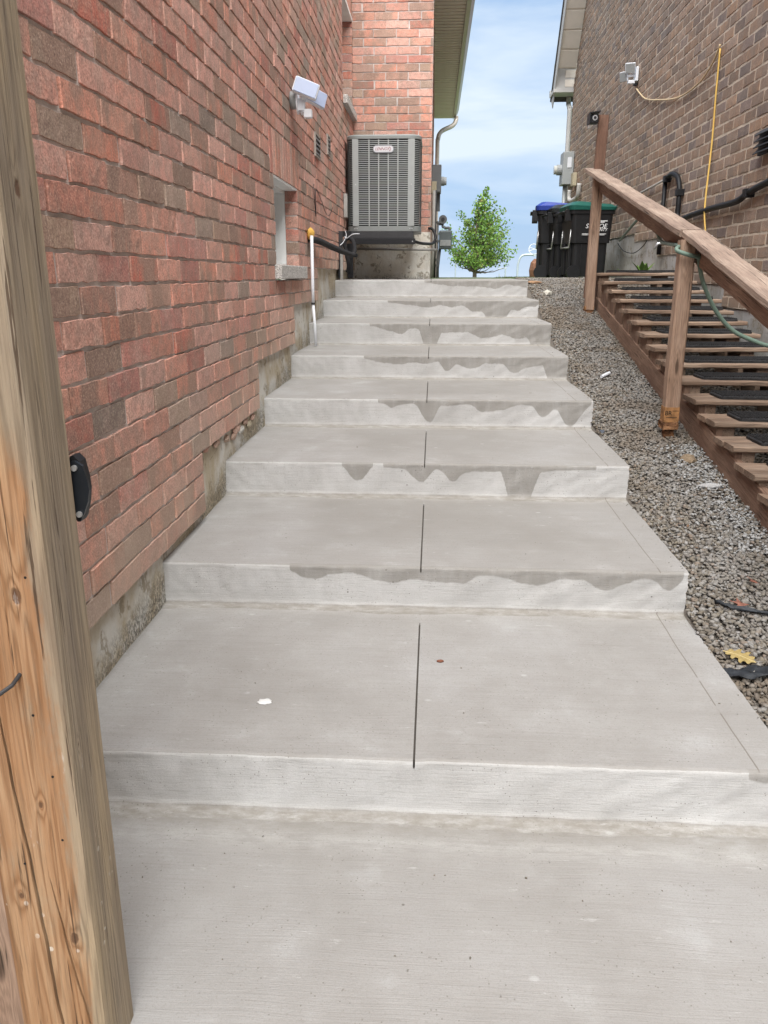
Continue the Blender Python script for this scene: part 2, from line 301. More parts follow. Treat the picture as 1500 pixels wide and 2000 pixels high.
def stones(name, X, Y, size, mat, label, lift=.0, zf=None):
    ico = bmesh.new(); bmesh.ops.create_icosphere(ico, subdivisions=1, radius=1); bv = np.array([v.co[:] for v in ico.verts]); ico.verts.index_update()
    bf = np.array([[v.index for v in f.verts] for f in ico.faces]); ico.free(); n = len(X)
    q = rng.normal(size=(n, 4)); q /= np.linalg.norm(q, axis=1)[:, None]; a, b, c, d = q.T
    Rm = np.stack([np.stack([1-2*(c*c+d*d), 2*(b*c-a*d), 2*(b*d+a*c)], -1), np.stack([2*(b*c+a*d), 1-2*(b*b+d*d), 2*(c*d-a*b)], -1), np.stack([2*(b*d-a*c), 2*(c*d+a*b), 1-2*(b*b+c*c)], -1)], 1)
    sc3 = np.stack([rng.uniform(.75, 1.35, n), rng.uniform(.6, 1.0, n), rng.uniform(.35, .75, n)], -1)*size[:, None]
    jit = rng.uniform(.58, 1.32, (n, len(bv), 1)); P = bv[None]*jit*sc3[:, None, :]
    # stones lie mostly flat
    tilt = rng.uniform(0, 1, n)[:, None, None] < .65
    az = rng.uniform(0, 6.28, n); ca, sa = np.cos(az), np.sin(az); Z = np.zeros(n); O = np.ones(n)
    Rz = np.stack([np.stack([ca, -sa, Z], -1), np.stack([sa, ca, Z], -1), np.stack([Z, Z, O], -1)], 1)
    P = np.where(tilt, np.einsum('nij,nkj->nki', Rz, P), np.einsum('nij,nkj->nki', Rm, P))
    z = np.interp(Y, GY, GZ)+rng.uniform(-.006, .010, n)+lift if zf is None else zf
    P += np.stack([X, Y, z], -1)[:, None, :]
    v = P.reshape(-1, 3); f = (bf[None]+(np.arange(n)*len(bv))[:, None, None]).reshape(-1, 3)
    me = bpy.data.meshes.new(name); me.vertices.add(len(v)); me.vertices.foreach_set('co', v.ravel()); me.loops.add(f.size); me.loops.foreach_set('vertex_index', f.ravel().astype(np.int32))
    me.polygons.add(len(f)); me.polygons.foreach_set('loop_start', np.arange(0, f.size, 3, dtype=np.int32)); me.update(calc_edges=True)
    return tag(link(name, me, mat), label, None, kind='stuff')
m = M('crushed_stone', .9); r = m.rnd(); p = m.pos(); s = m.sep(p)
c = m.ramp(r, [(0, (.20, .175, .145)), (.14, (.27, .25, .22)), (.28, (.15, .13, .105)), (.42, (.33, .315, .295)), (.56, (.225, .195, .15)), (.68, (.31, .305, .295)), (.78, (.18, .165, .155)), (.88, (.27, .21, .165)), (.96, (.38, .37, .36))], 'CONSTANT')
dust = m.math('MULTIPLY', m.step(m.math('ABSOLUTE', m.math('SUBTRACT', m.math('ADD', s[0], m.math('MULTIPLY', m.noise(p, 1.6, 3), .5)), 1.52)), .03, .26, 1, 0), m.step(m.noise(p, 5, 4), .32, .55))
c = m.mix(m.math('MULTIPLY', dust, .45), c, (.30, .297, .295)); brn = m.step(m.noise(m.map(p, (1, 1, 1), (5, 5, 5)), 2.4, 4), .52, .64, 0, .55); c = m.mix(brn, c, (.17, .125, .085))
c = m.mix(m.step(m.noise(p, 120, 4, .7), .3, .6, .35, 0), c, (.09, .08, .07)); c = m.mix(.36, c, (.115, .10, .082)); m.color(c); m.bump(m.noise(p, 160, 4), .4, .003)
N = 78000; Y = 1.75+(9.9-1.75)*rng.uniform(0, 1, N)**1.25; X = rng.uniform(.957, 2.33, N)
keep = (X < 1.75) | (rng.uniform(0, 1, N) < .55); X, Y = X[keep], Y[keep]
stones('crushed_stone', X, Y, np.where(Y < 4, rng.uniform(.006, .0140, len(X)), rng.uniform(.0075, .013, len(X))), m.m, 'grey and brown crushed stone strip between concrete and wooden stairs')

# lawn beyond the crest
m = M('lawn_grass'); p = m.pos(); f = m.noise(p, 3, 6, .7); m.color(m.ramp(f, [(.3, (.085, .12, .05)), (.7, (.14, .19, .08))])); m.bump(m.noise(p, 60, 3), .8, .03)
LY = [9.9, 11, 13.5, 16, 24, 34, 45, 90, 300, 900]; LZ = [1.352, 1.366, 1.3705, 1.33, 1.0, .4, -.35, -1.6, -4, -8]
lx = [-400, -60, -20, -8, -2, 0, .97, 1.6, 2.3, 4, 8, 20, 60, 400]
V = [(x, y, z) for y, z in zip(LY, LZ) for x in lx]; nx = len(lx)
F = [(i*nx+j, i*nx+j+1, (i+1)*nx+j+1, (i+1)*nx+j) for i in range(len(LY)-1) for j in range(nx-1)]
tag(mesh('lawn', V, F, m.m, None, True), 'bright green lawn beyond the top of the steps', None, kind='structure')
# low grass blades at the crest
n = 5000; gx = rng.uniform(.98, 2.3, n); gy = rng.uniform(9.95, 13.5, n); V = []; F = []
for i, (x, y) in enumerate(zip(gx, gy)):
    z = np.interp(y, LY, LZ)-.004; h = rng.uniform(.008, .026); a = rng.uniform(0, 3.14); dx, dy = math.cos(a)*.004, math.sin(a)*.004; k = len(V)
    V += [(x-dx, y-dy, z), (x+dx, y+dy, z), (x+rng.uniform(-.01, .01), y+rng.uniform(-.01, .01), z+h)]; F.append((k, k+1, k+2))
tag(mesh('grass', V, F, m.m), 'short green grass blades at the lawn edge beside the bins', None, kind='stuff')
V = [(x, y, z) for y, z in ((-400, -.45), (-3, -.45), (14, -.45)) for x in (-400, -12, 12, 400)]
m2 = plain('bare_earth', (.13, .11, .08), .95)
tag(mesh('ground', V, [(i*4+j, i*4+j+1, (i+1)*4+j+1, (i+1)*4+j) for i in range(2) for j in range(3)], m2), 'earth ground under the houses', None, kind='structure')

# ------------------------------------------------------------------ concrete steps
SY = [1.81, 2.80, 3.79, 4.76, 5.74, 6.65, 7.54, 8.48]; SZ = [.17, .34, .51, .68, .845, 1.02, 1.178, 1.351]
XL, XR, XJ = -1.03, .957, -.031
def c7(pts): return [(600+x/2.5, d) for x, d in pts]
DR = {1: [(560, .05), (590, .25), (620, .3), (650, .15), (690, .1), (730, .3), (780, .35), (800, .25), (860, .3), (900, .35), (915, .3), (930, .1), (960, .1), (1000, .2), (1040, .35), (1065, .35), (1090, .15), (1150, .2), (1180, .45), (1210, .35), (1250, .1), (1280, .1), (1300, .4), (1320, .4), (1340, .05)],
      2: c7([(0, .05), (180, .05), (200, .3), (220, .5), (270, .5), (300, .2), (302, .05), (480, .1), (510, .35), (560, .6), (600, .3), (620, .1), (650, .1), (690, .45), (720, .55), (760, .2), (965, .15), (978, 1.1), (1110, 1.1), (1122, .2), (1200, .1), (1560, .05)]),
      3: c7([(330, .05), (390, .15), (410, .35), (440, .15), (530, .1), (560, .5), (590, .85), (620, .8), (640, .2), (800, .1), (850, .4), (900, .4), (960, .3), (1040, .1), (1110, .15), (1140, .6), (1170, .6), (1210, .2), (1240, .4), (1265, .9), (1310, .95), (1340, .5), (1380, .1), (1400, .05)]),
      4: c7([(250, 0), (330, .2), (430, .35), (520, .25), (580, .3), (650, .2), (670, .65), (690, .65), (730, .3), (780, .5), (830, .5), (870, .25), (960, .3), (1000, .7), (1030, .7), (1060, .5), (1130, .35), (1165, .35), (1172, 1.1), (1290, 1.1)]),
      5: c7([(250, 0), (330, .1), (380, .25), (460, .5), (500, .2), (540, .2), (558, .35), (566, 1.1), (638, 1.1), (646, .4), (700, .4), (780, .35), (850, .65), (900, .65), (950, .45), (1020, .7), (1080, .6), (1100, 1.1), (1200, 1.1)]),
      6: c7([(380, .05), (480, .2), (600, .4), (650, .2), (700, .4), (740, .25), (770, .3), (800, .6), (860, .65), (880, 1.1), (975, 1.1), (990, .5), (1040, .6), (1060, .3), (1130, .35)]),
      7: c7([(560, .05), (640, .2), (700, .3), (860, .35), (920, .5), (980, .2), (1030, .3), (1060, .4), (1085, .4)]),
      0: [(150, .0), (1380, .0), (1440, .0), (1490, .12), (1520, .2)]}
YPX = {0: 1485, 1: 1108, 2: 905, 3: 779, 4: 698, 5: 636, 6: 590, 7: 546}
def px_to_x(k, px):      # the stain outlines were read off the photograph; here they become metres along the riser
    d = fwd*FPX+rt*(px-750)-up*(YPX[k]-1000); t = SY[k]/d.y; return t*d.x
steps = thing('concrete_steps', 'wide pale broom-finished concrete steps with water stains, rising between the two houses', 'steps')
steps['kind'] = 'structure'; del steps['category']
def set_attr(me, name, vals): me.attributes.new(name, 'FLOAT', 'POINT').data.foreach_set('value', np.asarray(vals, dtype=np.float32))
def nz(x, s, seed):   # cheap smooth 1d noise
    return math.sin(x*s+seed)*.5+math.sin(x*s*2.3+seed*2.1)*.3+math.sin(x*s*5.1+seed*.7)*.2
for k in range(8):
    y0, zt = SY[k], SZ[k]; zb = SZ[k-1] if k else 0.0; y1 = SY[k+1] if k < 7 else 19.0
    dr = DR[k]; dx = [px_to_x(k, p) for p, _ in dr]; dd = [d for _, d in dr]
    for side in (0, 1):
        xa, xb = (XL, XJ-.0028) if side == 0 else (XJ+.0028, XR)
        step_e = thing_name = None
        # riser with rounded nose and cove at its foot
        nxs = int((xb-xa)/.007); xsv = np.linspace(xa, xb, nxs+1)
        prof = [(.013, 0, 0), (.006, 0, .0012), (.002, 0, .004), (0, 0, .011)]
        nr = 22
        V = []; wet = []; slu = []; drk = []
        rise = zt-zb
        for x in xsv:
            ed = .0035*nz(x, 9, k*3.1)+.0012*nz(x, 61, k)
            endr = max(0, (x-(XR-.02))/.02) if side else 0
            D = float(np.mean([np.interp(x+o_, dx, dd, left=0, right=dd[-1] if k in (2, 4, 5) else 0) for o_ in (-.018, -.009, 0, .009, .018)]))
            D = D+.03*nz(x, 40, k)*min(1, max(0, D-.08)*8) if D > .07 else 0
            col = [(x, y0+a+ed, zt-c, 0.) for a, b, c in prof]
            for j in range(1, nr+1):
                t = j/nr; z = zt-.011-(rise-.011-.004)*t
                foot = max(0, (t-.86)/.14); yy = y0+ed*(1-t)+.0022*nz(x, 14+3*t, k+t*4)-.006*foot**2*(1+.5*nz(x, 7, k*2+1))
                col.append((x, yy, z, t))
            a = .028*(1+.45*nz(x, 6, k*1.7)); col.append((x, y0-.008-a, zb+.0015, 1.0)); col.append((x, y0-.022-a*1.6, zb-.004, 1.0))
            for (X_, Y_, Z_, t) in col:
                if t > .07 and side == 0 and x > xb-.001: X_ = XJ
                if t > .07 and side == 1 and x < xa+.001: X_ = XJ
                X2 = X_-(.006*abs(nz(Z_, 60, k*5))*(1 if x > xb-.01 else 0) if side else 0)
                V.append((X2, Y_, Z_)); w = 1 if t < D*1.02 and D > .02 else 0
                # soft edge
                w = min(1, max(0, (D-t)*6.5+.5)) if D > .01 else 0
                if t == 0: w = .9*min(1, max(0, D-.028)*60)
                if k in (3, 4, 5, 6, 7) and t == 1.0: w = max(w, min(1, max(0, .55+.5*nz(x, 3, k))) if x > -.5 else 0)
                if t > .93 and k: w = max(w, .55 if (x > -.4 and nz(x, 5, k*1.3) > -.1) else 0)
                wet.append(w); slu.append(max(0, (t-.8)/.2) if t > .8 else 0)
                drk.append(.9 if (t >= 1.0) else (.6 if t > .93 else (.15 if t == 0 else 0)))  # nose and foot coloured darker to offset the light on upward faces
        m_ = len(prof)+nr+2
        F = [(i*m_+j, i*m_+j+1, (i+1)*m_+j+1, (i+1)*m_+j) for i in range(nxs) for j in range(m_-1)]
        F = [f[::-1] for f in F]
        ro = mesh('riser', V, F, MAT_RISER, steps, True)
        set_attr(ro.data, 'wet', wet); set_attr(ro.data, 'slurry', slu); set_attr(ro.data, 'darken', drk)
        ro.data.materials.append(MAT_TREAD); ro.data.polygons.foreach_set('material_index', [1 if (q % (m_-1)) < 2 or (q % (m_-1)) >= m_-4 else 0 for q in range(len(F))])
        # tread
        yb = y1+.02 if k < 7 else y1; ny = int((min(yb, y0+1.1)-y0)/.03); yv = list(np.linspace(y0+.013, min(yb, y0+1.1), ny+1))
        if k == 7: yv += list(np.linspace(y0+1.2, 19, 18))
        nxt = int((xb-xa)/.03); xv = np.linspace(xa, xb, nxt+1); V = []; wet = []; drk = []; slu = []
        for iy, y in enumerate(yv):
            for x in xv:
                ed = .0035*nz(x, 9, k*3.1)+.0012*nz(x, 61, k)
                zz = zt if k < 7 else np.interp(y, [8.4, 13], [zt, 1.369])
                xx = x
                if side and x == xb: xx = x-.004*abs(nz(y, 30, k))
                V.append((xx, y+(ed if iy == 0 else 0), zz+(0 if iy == 0 else .0006*nz(x+y, 7, k))))
                u = (y-y0)/(y1-y0 if k < 7 else 1.); cx = -.12+.1*math.sin(k*2.2)
                e = -(.52+.10*math.sin(k*1.7))+.10*nz(y, 6, k)   # left limit of the damp area
                e2 = .50+.22*nz(k*1., 2, 1)+.10*nz(y, 6, k+2)
                w = 0
                if 1 <= k <= 6:
                    w = min(1, max(0, (x-e)/.14))*(min(1, max(0, (e2+.25-x)/.30))*.55+.45)*min(1, max(0, (u-.05)/.3+.35*(k > 3)))
                    if u > .93: w = max(w, .8)
                    if k >= 4: w = w*.75
                wet.append(w); drk.append(1. if (u > .955 and k < 7 and y1-y < .04) else (.85*max(0, 1-(x-XL)/.03) if side == 0 else 0)); slu.append(max(0, (u-.90)/.05)*.4 if u > .9 and k < 7 else 0)  # tread darker along its back edge and its left edge
        w_ = len(xv); F = [(i*w_+j, i*w_+j+1, (i+1)*w_+j+1, (i+1)*w_+j) for i in range(len(yv)-1) for j in range(w_-1)]
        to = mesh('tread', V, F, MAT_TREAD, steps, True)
        set_attr(to.data, 'wet', wet); set_attr(to.data, 'darken', drk); set_attr(to.data, 'slurry', slu)
    # body below (sides, and dark bottom of the saw cut)
    B().box((XL, y0+.010, zb-.3), (XJ-.003, y1+.02, zt-.012)).box((XJ+.003, y0+.010, zb-.3), (XR-.010, y1+.02, zt-.012)).build('step_core', MAT_RISER, steps)
    B().box((XJ-.0029, y0+.016, zb-.3), (XJ+.0029, (y0+.87*(y1-y0)) if k < 7 else 9.4, zt-.009)).build('saw_cut', plain('saw_cut_grime', (.075, .065, .055), .95), steps)
    if k < 7: B().box((XJ-.0029, y0+.87*(y1-y0), zb-.3), (XJ+.0029, y1+.02, zt-.0006)).build('joint_fill', MAT_TREAD, steps)
# lower landing
xv = np.linspace(-1.03, 1.6, 80); yv = np.linspace(-3, 1.83, 150); V = []; drk = []; slu = []; wet = []
for y in yv:
    for x in xv:
        V.append((x, y, .0006*nz(x+y, 7, 1))); drk.append(.9*max(0, 1-(1.79-y)/.09) if y < 1.8 else 1); slu.append(.8*max(0, 1-abs(y-1.70)/.06)); wet.append(max(0, .55*min(1, max(0, (y-1.35)/.3)))*(.55+.45*nz(x, 4, 2)))  # slab darker towards the first riser
w_ = len(xv); lo = mesh('landing_slab', V, [(i*w_+j, i*w_+j+1, (i+1)*w_+j+1, (i+1)*w_+j) for i in range(len(yv)-1) for j in range(w_-1)], MAT_TREAD, None, True)
set_attr(lo.data, 'wet', wet); set_attr(lo.data, 'darken', drk); set_attr(lo.data, 'slurry', slu); tag(lo, 'grey broom-finished concrete landing at the foot of the steps', None, kind='structure')
MW = plain('white_paint', (.6, .6, .59), .6)
def blob(name, x, y, z, rx, ry, h, mat, label, cat, seed=1):
    n = 18; rs = random.Random(seed); ring = [(math.cos(a*2*math.pi/n), math.sin(a*2*math.pi/n), rs.uniform(.72, 1.1)) for a in range(n)]
    o = B().loft([[(x+a*rx*r_*s_, y+b*ry*r_*s_, z+h*q) for a, b, r_ in ring] for s_, q in ((1, 0), (.92, .7), (.6, 1))]).build(name, mat, None, True); return tag(o, label, cat)
blob('paint_drip', -.482, 2.081, .171, .024, .019, .003, MW, 'small white paint drip on the lowest tread', 'paint spot', 3)
blob('brick_chip', .042, 2.369, .171, .012, .007, .006, plain('chip_red', (.20, .08, .05), .9), 'tiny orange brick chip on the lowest tread right of the joint', 'chip', 5)

# ------------------------------------------------------------------ bricks
BC, BLN = .089, .267      # course height and module length (brick + joint)
def brick_variant(i):
    rs = random.Random(100+i); nx, nz_ = 7, 2; Lb, Hb, D, P0 = 1.0, .079, .05, .0; ch = .0014
    V = []; idx = {}
    ax = [rs.uniform(-.004, .004) for _ in range(nx+1)]; tilt = rs.uniform(-.0025, .0025); skew = rs.uniform(-.0018, .0018)
    for a in range(nx+1):
        for b in range(nz_+1):
            u = a/nx; w = b/nz_; ex = a in (0, nx); ez = b in (0, nz_)
            x = u+(ch/.257 if a == 0 else -ch/.257 if a == nx else 0)+rs.uniform(-.006, .006); z = w*Hb+(ch if b == 0 else -ch if b == nz_ else 0)+(rs.uniform(-.0036, .0030) if b == 0 else rs.uniform(-.0026, .0034) if ez else 0)+skew*(u-.5)*2
            y = -(.0070+tilt*(u-.5)+rs.uniform(-.0005, .0006)-(.0004 if ex or ez else 0))
            idx[a, b] = len(V); V.append((x, y, z))
    ring = [(a, 0) for a in range(nx+1)]+[(nx, 1)]+[(a, nz_) for a in range(nx, -1, -1)]+[(0, 1)]
    F = [(idx[a, b], idx[a+1, b], idx[a+1, b+1], idx[a, b+1]) for a in range(nx) for b in range(nz_)]
    o1 = []; 
    for a, b in ring:
        x, y, z = V[idx[a, b]]; dx = (-ch/.257 if a == 0 else ch/.257 if a == nx else 0); dz = (-ch if b == 0 else ch if b == nz_ else 0)
        o1.append(len(V)); V.append((x+dx, y+.003, z+dz))
    o2 = []
    for j in o1: x, y, z = V[j]; o2.append(len(V)); V.append((x, .02, z))
    n = len(ring)
    for k in range(n):
        p, q = idx[ring[k]], idx[ring[(k+1) % n]]; F.append((p, o1[k], o1[(k+1) % n], q)); F.append((o1[k], o2[k], o2[(k+1) % n], o1[(k+1) % n]))
    return V, F
BV = [brick_variant(i) for i in range(14)]
def proj(v):
    d = Vector(v)-Vector((0, 0, EZ)); z = d.dot(fwd)
    return None if z < .15 else (750+FPX*d.dot(rt)/z, 1000-FPX*d.dot(up)/z)
def brick_list(u0, u1, v0, v1, origin, xd, allowed, seed, BLN=BLN):
    """bricks in wall coordinates; allowed(v) gives the (u0,u1) intervals open to bricks in that course"""
    out = []; rs = random.Random(seed); n = int(math.ceil((v1-v0)/BC-1e-6))
    for c in range(n):
        v = v0+c*BC; off = (c % 2)*BLN/2+rs.uniform(-.012, .012)
        for (a, b) in allowed(v+BC/2):
            u = math.floor((a-u0-off)/BLN)*BLN+u0+off
            while u < b-.03:
                j = rs.uniform(-.004, .004); s, e = max(u+j, a), min(u+BLN-.010+j+rs.uniform(-.003, .003), b)
                if e-s > .028: out.append((s, e, v+.004+rs.uniform(-.0012, .0012)))
                u += BLN
    return [(Vector(origin)+Vector(xd)*s+Vector((0, 0, v)), e-s, Vector(xd)) for s, e, v in out]
def lay_bricks(bl, mat, parent, limit, hh=.079, sink=0, variants=BV, extra=()):
    """the bricks showing largest become objects, the rest one joined part"""
    bl = [(p+Vector((0, 0, (.079-hh)/2)), l-(.079-hh), x, hh) for p, l, x in bl]+list(extra)
    def area(b):
        p, l, x, h = b; q = [proj(p+x*(i*l)+Vector((0, 0, j*h))) for i in (0, 1) for j in (0, 1)]
        if None in q: return 0
        cx = sum(a[0] for a in q)/4; cy = sum(a[1] for a in q)/4
        if not (-20 < cx < 1520 and -20 < cy < 2020): return 0
        return abs((q[3][0]-q[0][0])*(q[2][1]-q[1][1])-(q[3][1]-q[0][1])*(q[2][0]-q[1][0]))/2
    sc_ = sorted([(area(b), i) for i, b in enumerate(bl)], reverse=True)
    big = {i for a, i in sc_[:limit] if a > 60}; mes = []
    for V, F in variants:
        me = bpy.data.meshes.new('brick'); me.from_pydata(V, [], F); me.materials.append(mat); mes.append(me)
    jv = []; jf = []; k = 0
    for i, (p, l, x, h) in enumerate(bl):
        vi = random.randrange(len(variants)); z = Vector((0, 0, 1)); y = z.cross(x); push = random.uniform(-.0018, .0028)
        p2 = p-y*(push-sink); mtx = Matrix(((x.x, y.x, 0, p2.x), (x.y, y.y, 0, p2.y), (x.z, y.z, 1, p2.z), (0, 0, 0, 1))) @ Matrix.Diagonal((l, 1, h/.079, 1))
        if i in big:
            o = bpy.data.objects.new('brick', mes[vi]); COL.objects.link(o); o.parent = parent; o.matrix_local = mtx
        else:
            V, F = variants[vi]; a = np.array(V); mm = np.array(mtx); jv.append(a@mm[:3, :3].T+mm[:3, 3]); jf += [tuple(q+k for q in f) for f in F]; k += len(V)
    if jv: 
        o = mesh('further_bricks', np.concatenate(jv), jf, mat, parent); o['kind'] = 'stuff'
def subtract(iv, a, b):
    out = []
    for s, e in iv:
        if b <= s or a >= e: out.append((s, e))
        else:
            if a > s: out.append((s, a))
            if b < e: out.append((b, e))
    return out

# ---- left house (red brick)
TOP = 4.75; YB = 10.35; XB = -.055
left = thing('red_brick_house', 'pink-red brick house wall with parged foundation along the left of the steps', 'house')
ZB0 = .385
prof_l = [(-2, 3.33, ZB0), (3.33, 4.53, ZB0+3*BC), (4.53, 5.80, ZB0+6*BC), (5.80, 7.04, ZB0+9*BC), (7.04, YB, ZB0+12*BC)]
W1 = (5.20, 6.08, ZB0+11*BC, ZB0+18*BC); W1S = (5.15, 6.20); WL = 3   # basement window: y0,y1,z0,z1 ; sill sits in course 11 ; soldier lintel 3 courses
W2 = (9.28, 10.27, ZB0+32*BC, ZB0+43*BC)
def allow_left(v):
    iv = []
    for a, b, z in prof_l:
        if v > z:
            if iv and abs(iv[-1][1]-a) < 1e-6: iv[-1] = (iv[-1][0], b)
            else: iv.append((a, b))
    if W1[2] < v < W1[3]: iv = subtract(iv, W1[0]-.005, W1[1]+.005)
    if W1[2] < v < W1[2]+BC: iv = subtract(iv, W1[0]-.06, W1[1]+.12)
    if W1[3] < v < W1[3]+3*BC: iv = subtract(iv, W1[0]-.10, W1[1]+.10)
    if W2[2]-BC < v < W2[3]: iv = subtract(iv, W2[0]-.03, W2[1]+.04)
    if W2[3] < v < W2[3]+3*BC: iv = subtract(iv, W2[0]-.08, W2[1]+.03)
    return iv
XW = -1.0     # mortar plane of the long wall; brick faces stand about 1 cm proud of it
bl = brick_list(-2, YB, ZB0, TOP, (XW, 0, 0), (0, 1, 0), allow_left, 3)
bl = [b for b in bl if b[0].y > .5 or b[0].z < 9]
# end wall of the projecting bay, facing the camera
ZBB = ZB0+17*BC
bl += brick_list(XW, XB, ZBB, TOP, (0, YB, 0), (1, 0, 0), lambda v: [(XW+.002, XB)], 5)
# its long side
bl += brick_list(YB, 18.4, ZBB-2*BC, 4.6, (XB-.01, 0, 0), (0, 1, 0), lambda v: [(YB-.008, 18.4)], 6)
extra = []
# jamb bricks of the windows (returns facing the camera)
for w_, dep in ((W1, .085), (W2, .11)):
    z = w_[2]+(.089 if w_ is W1 else 0)
    while z < w_[3]-.02: extra.append((Vector((XW-dep, w_[1]+.002, z+.004)), dep+.006, Vector((1, 0, 0)), .079)); z += BC
# soldier courses over the windows: upright bricks
def sol_variants():
    out = []
    for V, F in BV[:6]: out.append(([(v[2]/.079, v[1], v[0]*.257/1.0*(.079/.257)) for v in V], [f[::-1] for f in F]))
    return out
lay_bricks(bl, MAT_RED, left, 285, hh=.0768, extra=extra)
sol = []
for w_, o0, o1 in ((W1, -.09, .09), (W2, -.06, .02)):
    y = w_[0]+o0
    while y < w_[1]+o1-.04: sol.append((Vector((XW, y, w_[3]+.004)), .079, Vector((0, 1, 0)), 3*BC-.010)); y += BC
SV = sol_variants()
for i, (p, l, x, h) in enumerate(sol):
    V, F = SV[i % 6]; me = bpy.data.meshes.new('soldier_brick'); me.from_pydata(V, [], F); me.materials.append(MAT_RED); o = bpy.data.objects.new('soldier_brick', me); COL.objects.link(o); o.parent = left
    y = Vector((0, 0, 1)).cross(x); o.matrix_local = Matrix(((x.x, y.x, 0, p.x), (x.y, y.y, 0, p.y), (x.z, y.z, 1, p.z), (0, 0, 0, 1))) @ Matrix.Diagonal((l, 1, h/.079, 1))
# mortar body, cut round the openings
b = B()
def wall_cells(b, rects, holes, x0, x1):
    for (a0, a1, z0, z1) in rects:
        Ys = sorted({a0, a1, *[h for H in holes for h in H[:2] if a0 < h < a1]}); Zs = sorted({z0, z1, *[h for H in holes for h in H[2:] if z0 < h < z1]})
        for i in range(len(Ys)-1):
            for j in range(len(Zs)-1):
                cy, cz = (Ys[i]+Ys[i+1])/2, (Zs[j]+Zs[j+1])/2
                if any(H[0] < cy < H[1] and H[2] < cz < H[3] for H in holes): continue
                b.box((x0, Ys[i], Zs[j]), (x1, Ys[i+1], Zs[j+1]))
wall_cells(b, [(a, c_, z, TOP) for a, c_, z in prof_l], [W1, W2], XW-.10, XW)
b.box((XW-.1, YB, ZBB), (XB, YB+.1, TOP)).box((XB-.11, YB+.1, ZBB-2*BC), (XB-.010, 18.4, 4.6)).box((XW-.1, 18.3, 1.3), (XB-.02, 18.4, 4.6))
b.build('mortar_wall', MAT_MORTAR, left)
# foundation
def rough_wall(name, x, ya, yb, za, zb, mat, parent, sgn=1, axis='y', amp=.003):
    n = max(2, int((yb-ya)/.05)); mz = max(2, int((zb-za)/.05)); V = []; 
    for i in range(n+1):
        for j in range(mz+1):
            u = ya+(yb-ya)*i/n; w = za+(zb-za)*j/mz; d = amp*(nz(u*3+w*2, 3, 1)+nz(w*5-u, 5, 2))
            V.append((x+d, u, w) if axis == 'y' else (u, x+d, w))
    F = [(i*(mz+1)+j, (i+1)*(mz+1)+j, (i+1)*(mz+1)+j+1, i*(mz+1)+j+1) for i in range(n) for j in range(mz)]
    if sgn < 0: F = [f[::-1] for f in F]
    return mesh(name, V, F, mat, parent, True)
rough_wall('foundation', -1.018, -2, 6.95, -.4, 1.30, MAT_FOUND, left); rough_wall('foundation', -1.0181, 6.95, YB+.1, .4, 1.55, MAT_FOUND, left)
B().box((-1.3, -2, -.4), (-1.03, 6.95, 1.28)).box((-1.3, 6.95, -.4), (-1.03, YB, 1.5)).build('foundation_core', MAT_FOUND, left)
rough_wall('foundation', YB-.012, -1.03, XB-.0, 1.2, ZBB+.01, MAT_FOUND_B, left, 1, 'x')
B().box((-1.03, YB-.007, 1.2), (XB, YB+.1, ZBB-.004)).box((XB-.1, YB+.1, 1.2), (XB, 18.4, ZBB-2*BC-.004)).build('foundation_core', MAT_FOUND_B, left)
# broken brick and mortar crumbs at the third foundation step
for q in [(3.45, .645), (3.62, .63), (3.82, .615), (4.02, .625), (4.22, .63), (4.40, .625), (4.12, .605), (3.95, .60), (4.31, .60)]:
    r0 = random.uniform(.018, .034); bm = bmesh.new(); bmesh.ops.create_icosphere(bm, subdivisions=2, radius=1)
    for v in bm.verts: v.co = Vector((-1.012+v.co.x*.012, q[0]+v.co.y*r0*2.2, q[1]+v.co.z*r0*.8))*1+Vector((random.uniform(-.002, .002), random.uniform(-.006, .006), random.uniform(-.005, .005)))
    me = bpy.data.meshes.new('mortar_crumb'); bm.to_mesh(me); bm.free(); link('mortar_crumb', me, MAT_RED if random.random() < .5 else MAT_FOUND, left)
# basement window
MV = plain('white_vinyl', (.78, .79, .78), .45, 0, .05, 8, 0); MGL = M('dark_glass', .05); MGL.color((.03, .035, .04, 1)); MGL = MGL.m
win = B().box((XW-.30, W1[0]-.001, W1[2]+BC-.02), (XW-.088, W1[0]+.028, W1[3])).box((XW-.30, W1[1]-.012, W1[2]+BC-.02), (XW-.088, W1[1]+.02, W1[3]+.0)).box((XW-.30, W1[0]+.028, W1[3]-.03), (XW-.088, W1[1]-.012, W1[3]+.01)).box((XW-.30, W1[0]+.028, W1[2]+BC-.02), (XW-.088, W1[1]-.012, W1[2]+BC+.02)).build('window', MV, left)
B().box((XW-.22, W1[0]+.02, W1[2]+BC), (XW-.21, W1[1]-.01, W1[3]-.02)).build('pane', MGL, win)
B().box((XW-.085, W1[0]-.02, W1[3]-.012), (XW+.002, W1[1]+.02, W1[3]+.002)).build('lintel_plate', MV, left)
m = M('speckled_sill', .9); p = m.pos(); m.color(m.mix(m.step(m.noise(p, 130, 5, .75), .42, .56, .95, 0), (.66, .64, .61), (.17, .16, .15))); m.bump(m.noise(p, 150, 4), .8, .006); MSILL = m.m
B().cbox((XW-.12, W1[0]-.055, W1[2]+.006), (XW+.048, W1[1]+.115, W1[2]+BC+.004), .006).build('window_sill', MSILL, left)
w2o = B().box((XW-.30, W2[0], W2[2]), (XW-.11, W2[0]+.05, W2[3])).box((XW-.30, W2[1]-.05, W2[2]), (XW-.112, W2[1], W2[3])).box((XW-.30, W2[0]+.05, W2[3]-.05), (XW-.111, W2[1]-.05, W2[3])).build('window', MV, left)
B().box((XW-.25, W2[0]+.04, W2[2]), (XW-.24, W2[1]-.04, W2[3]-.04)).build('pane', MGL, w2o)
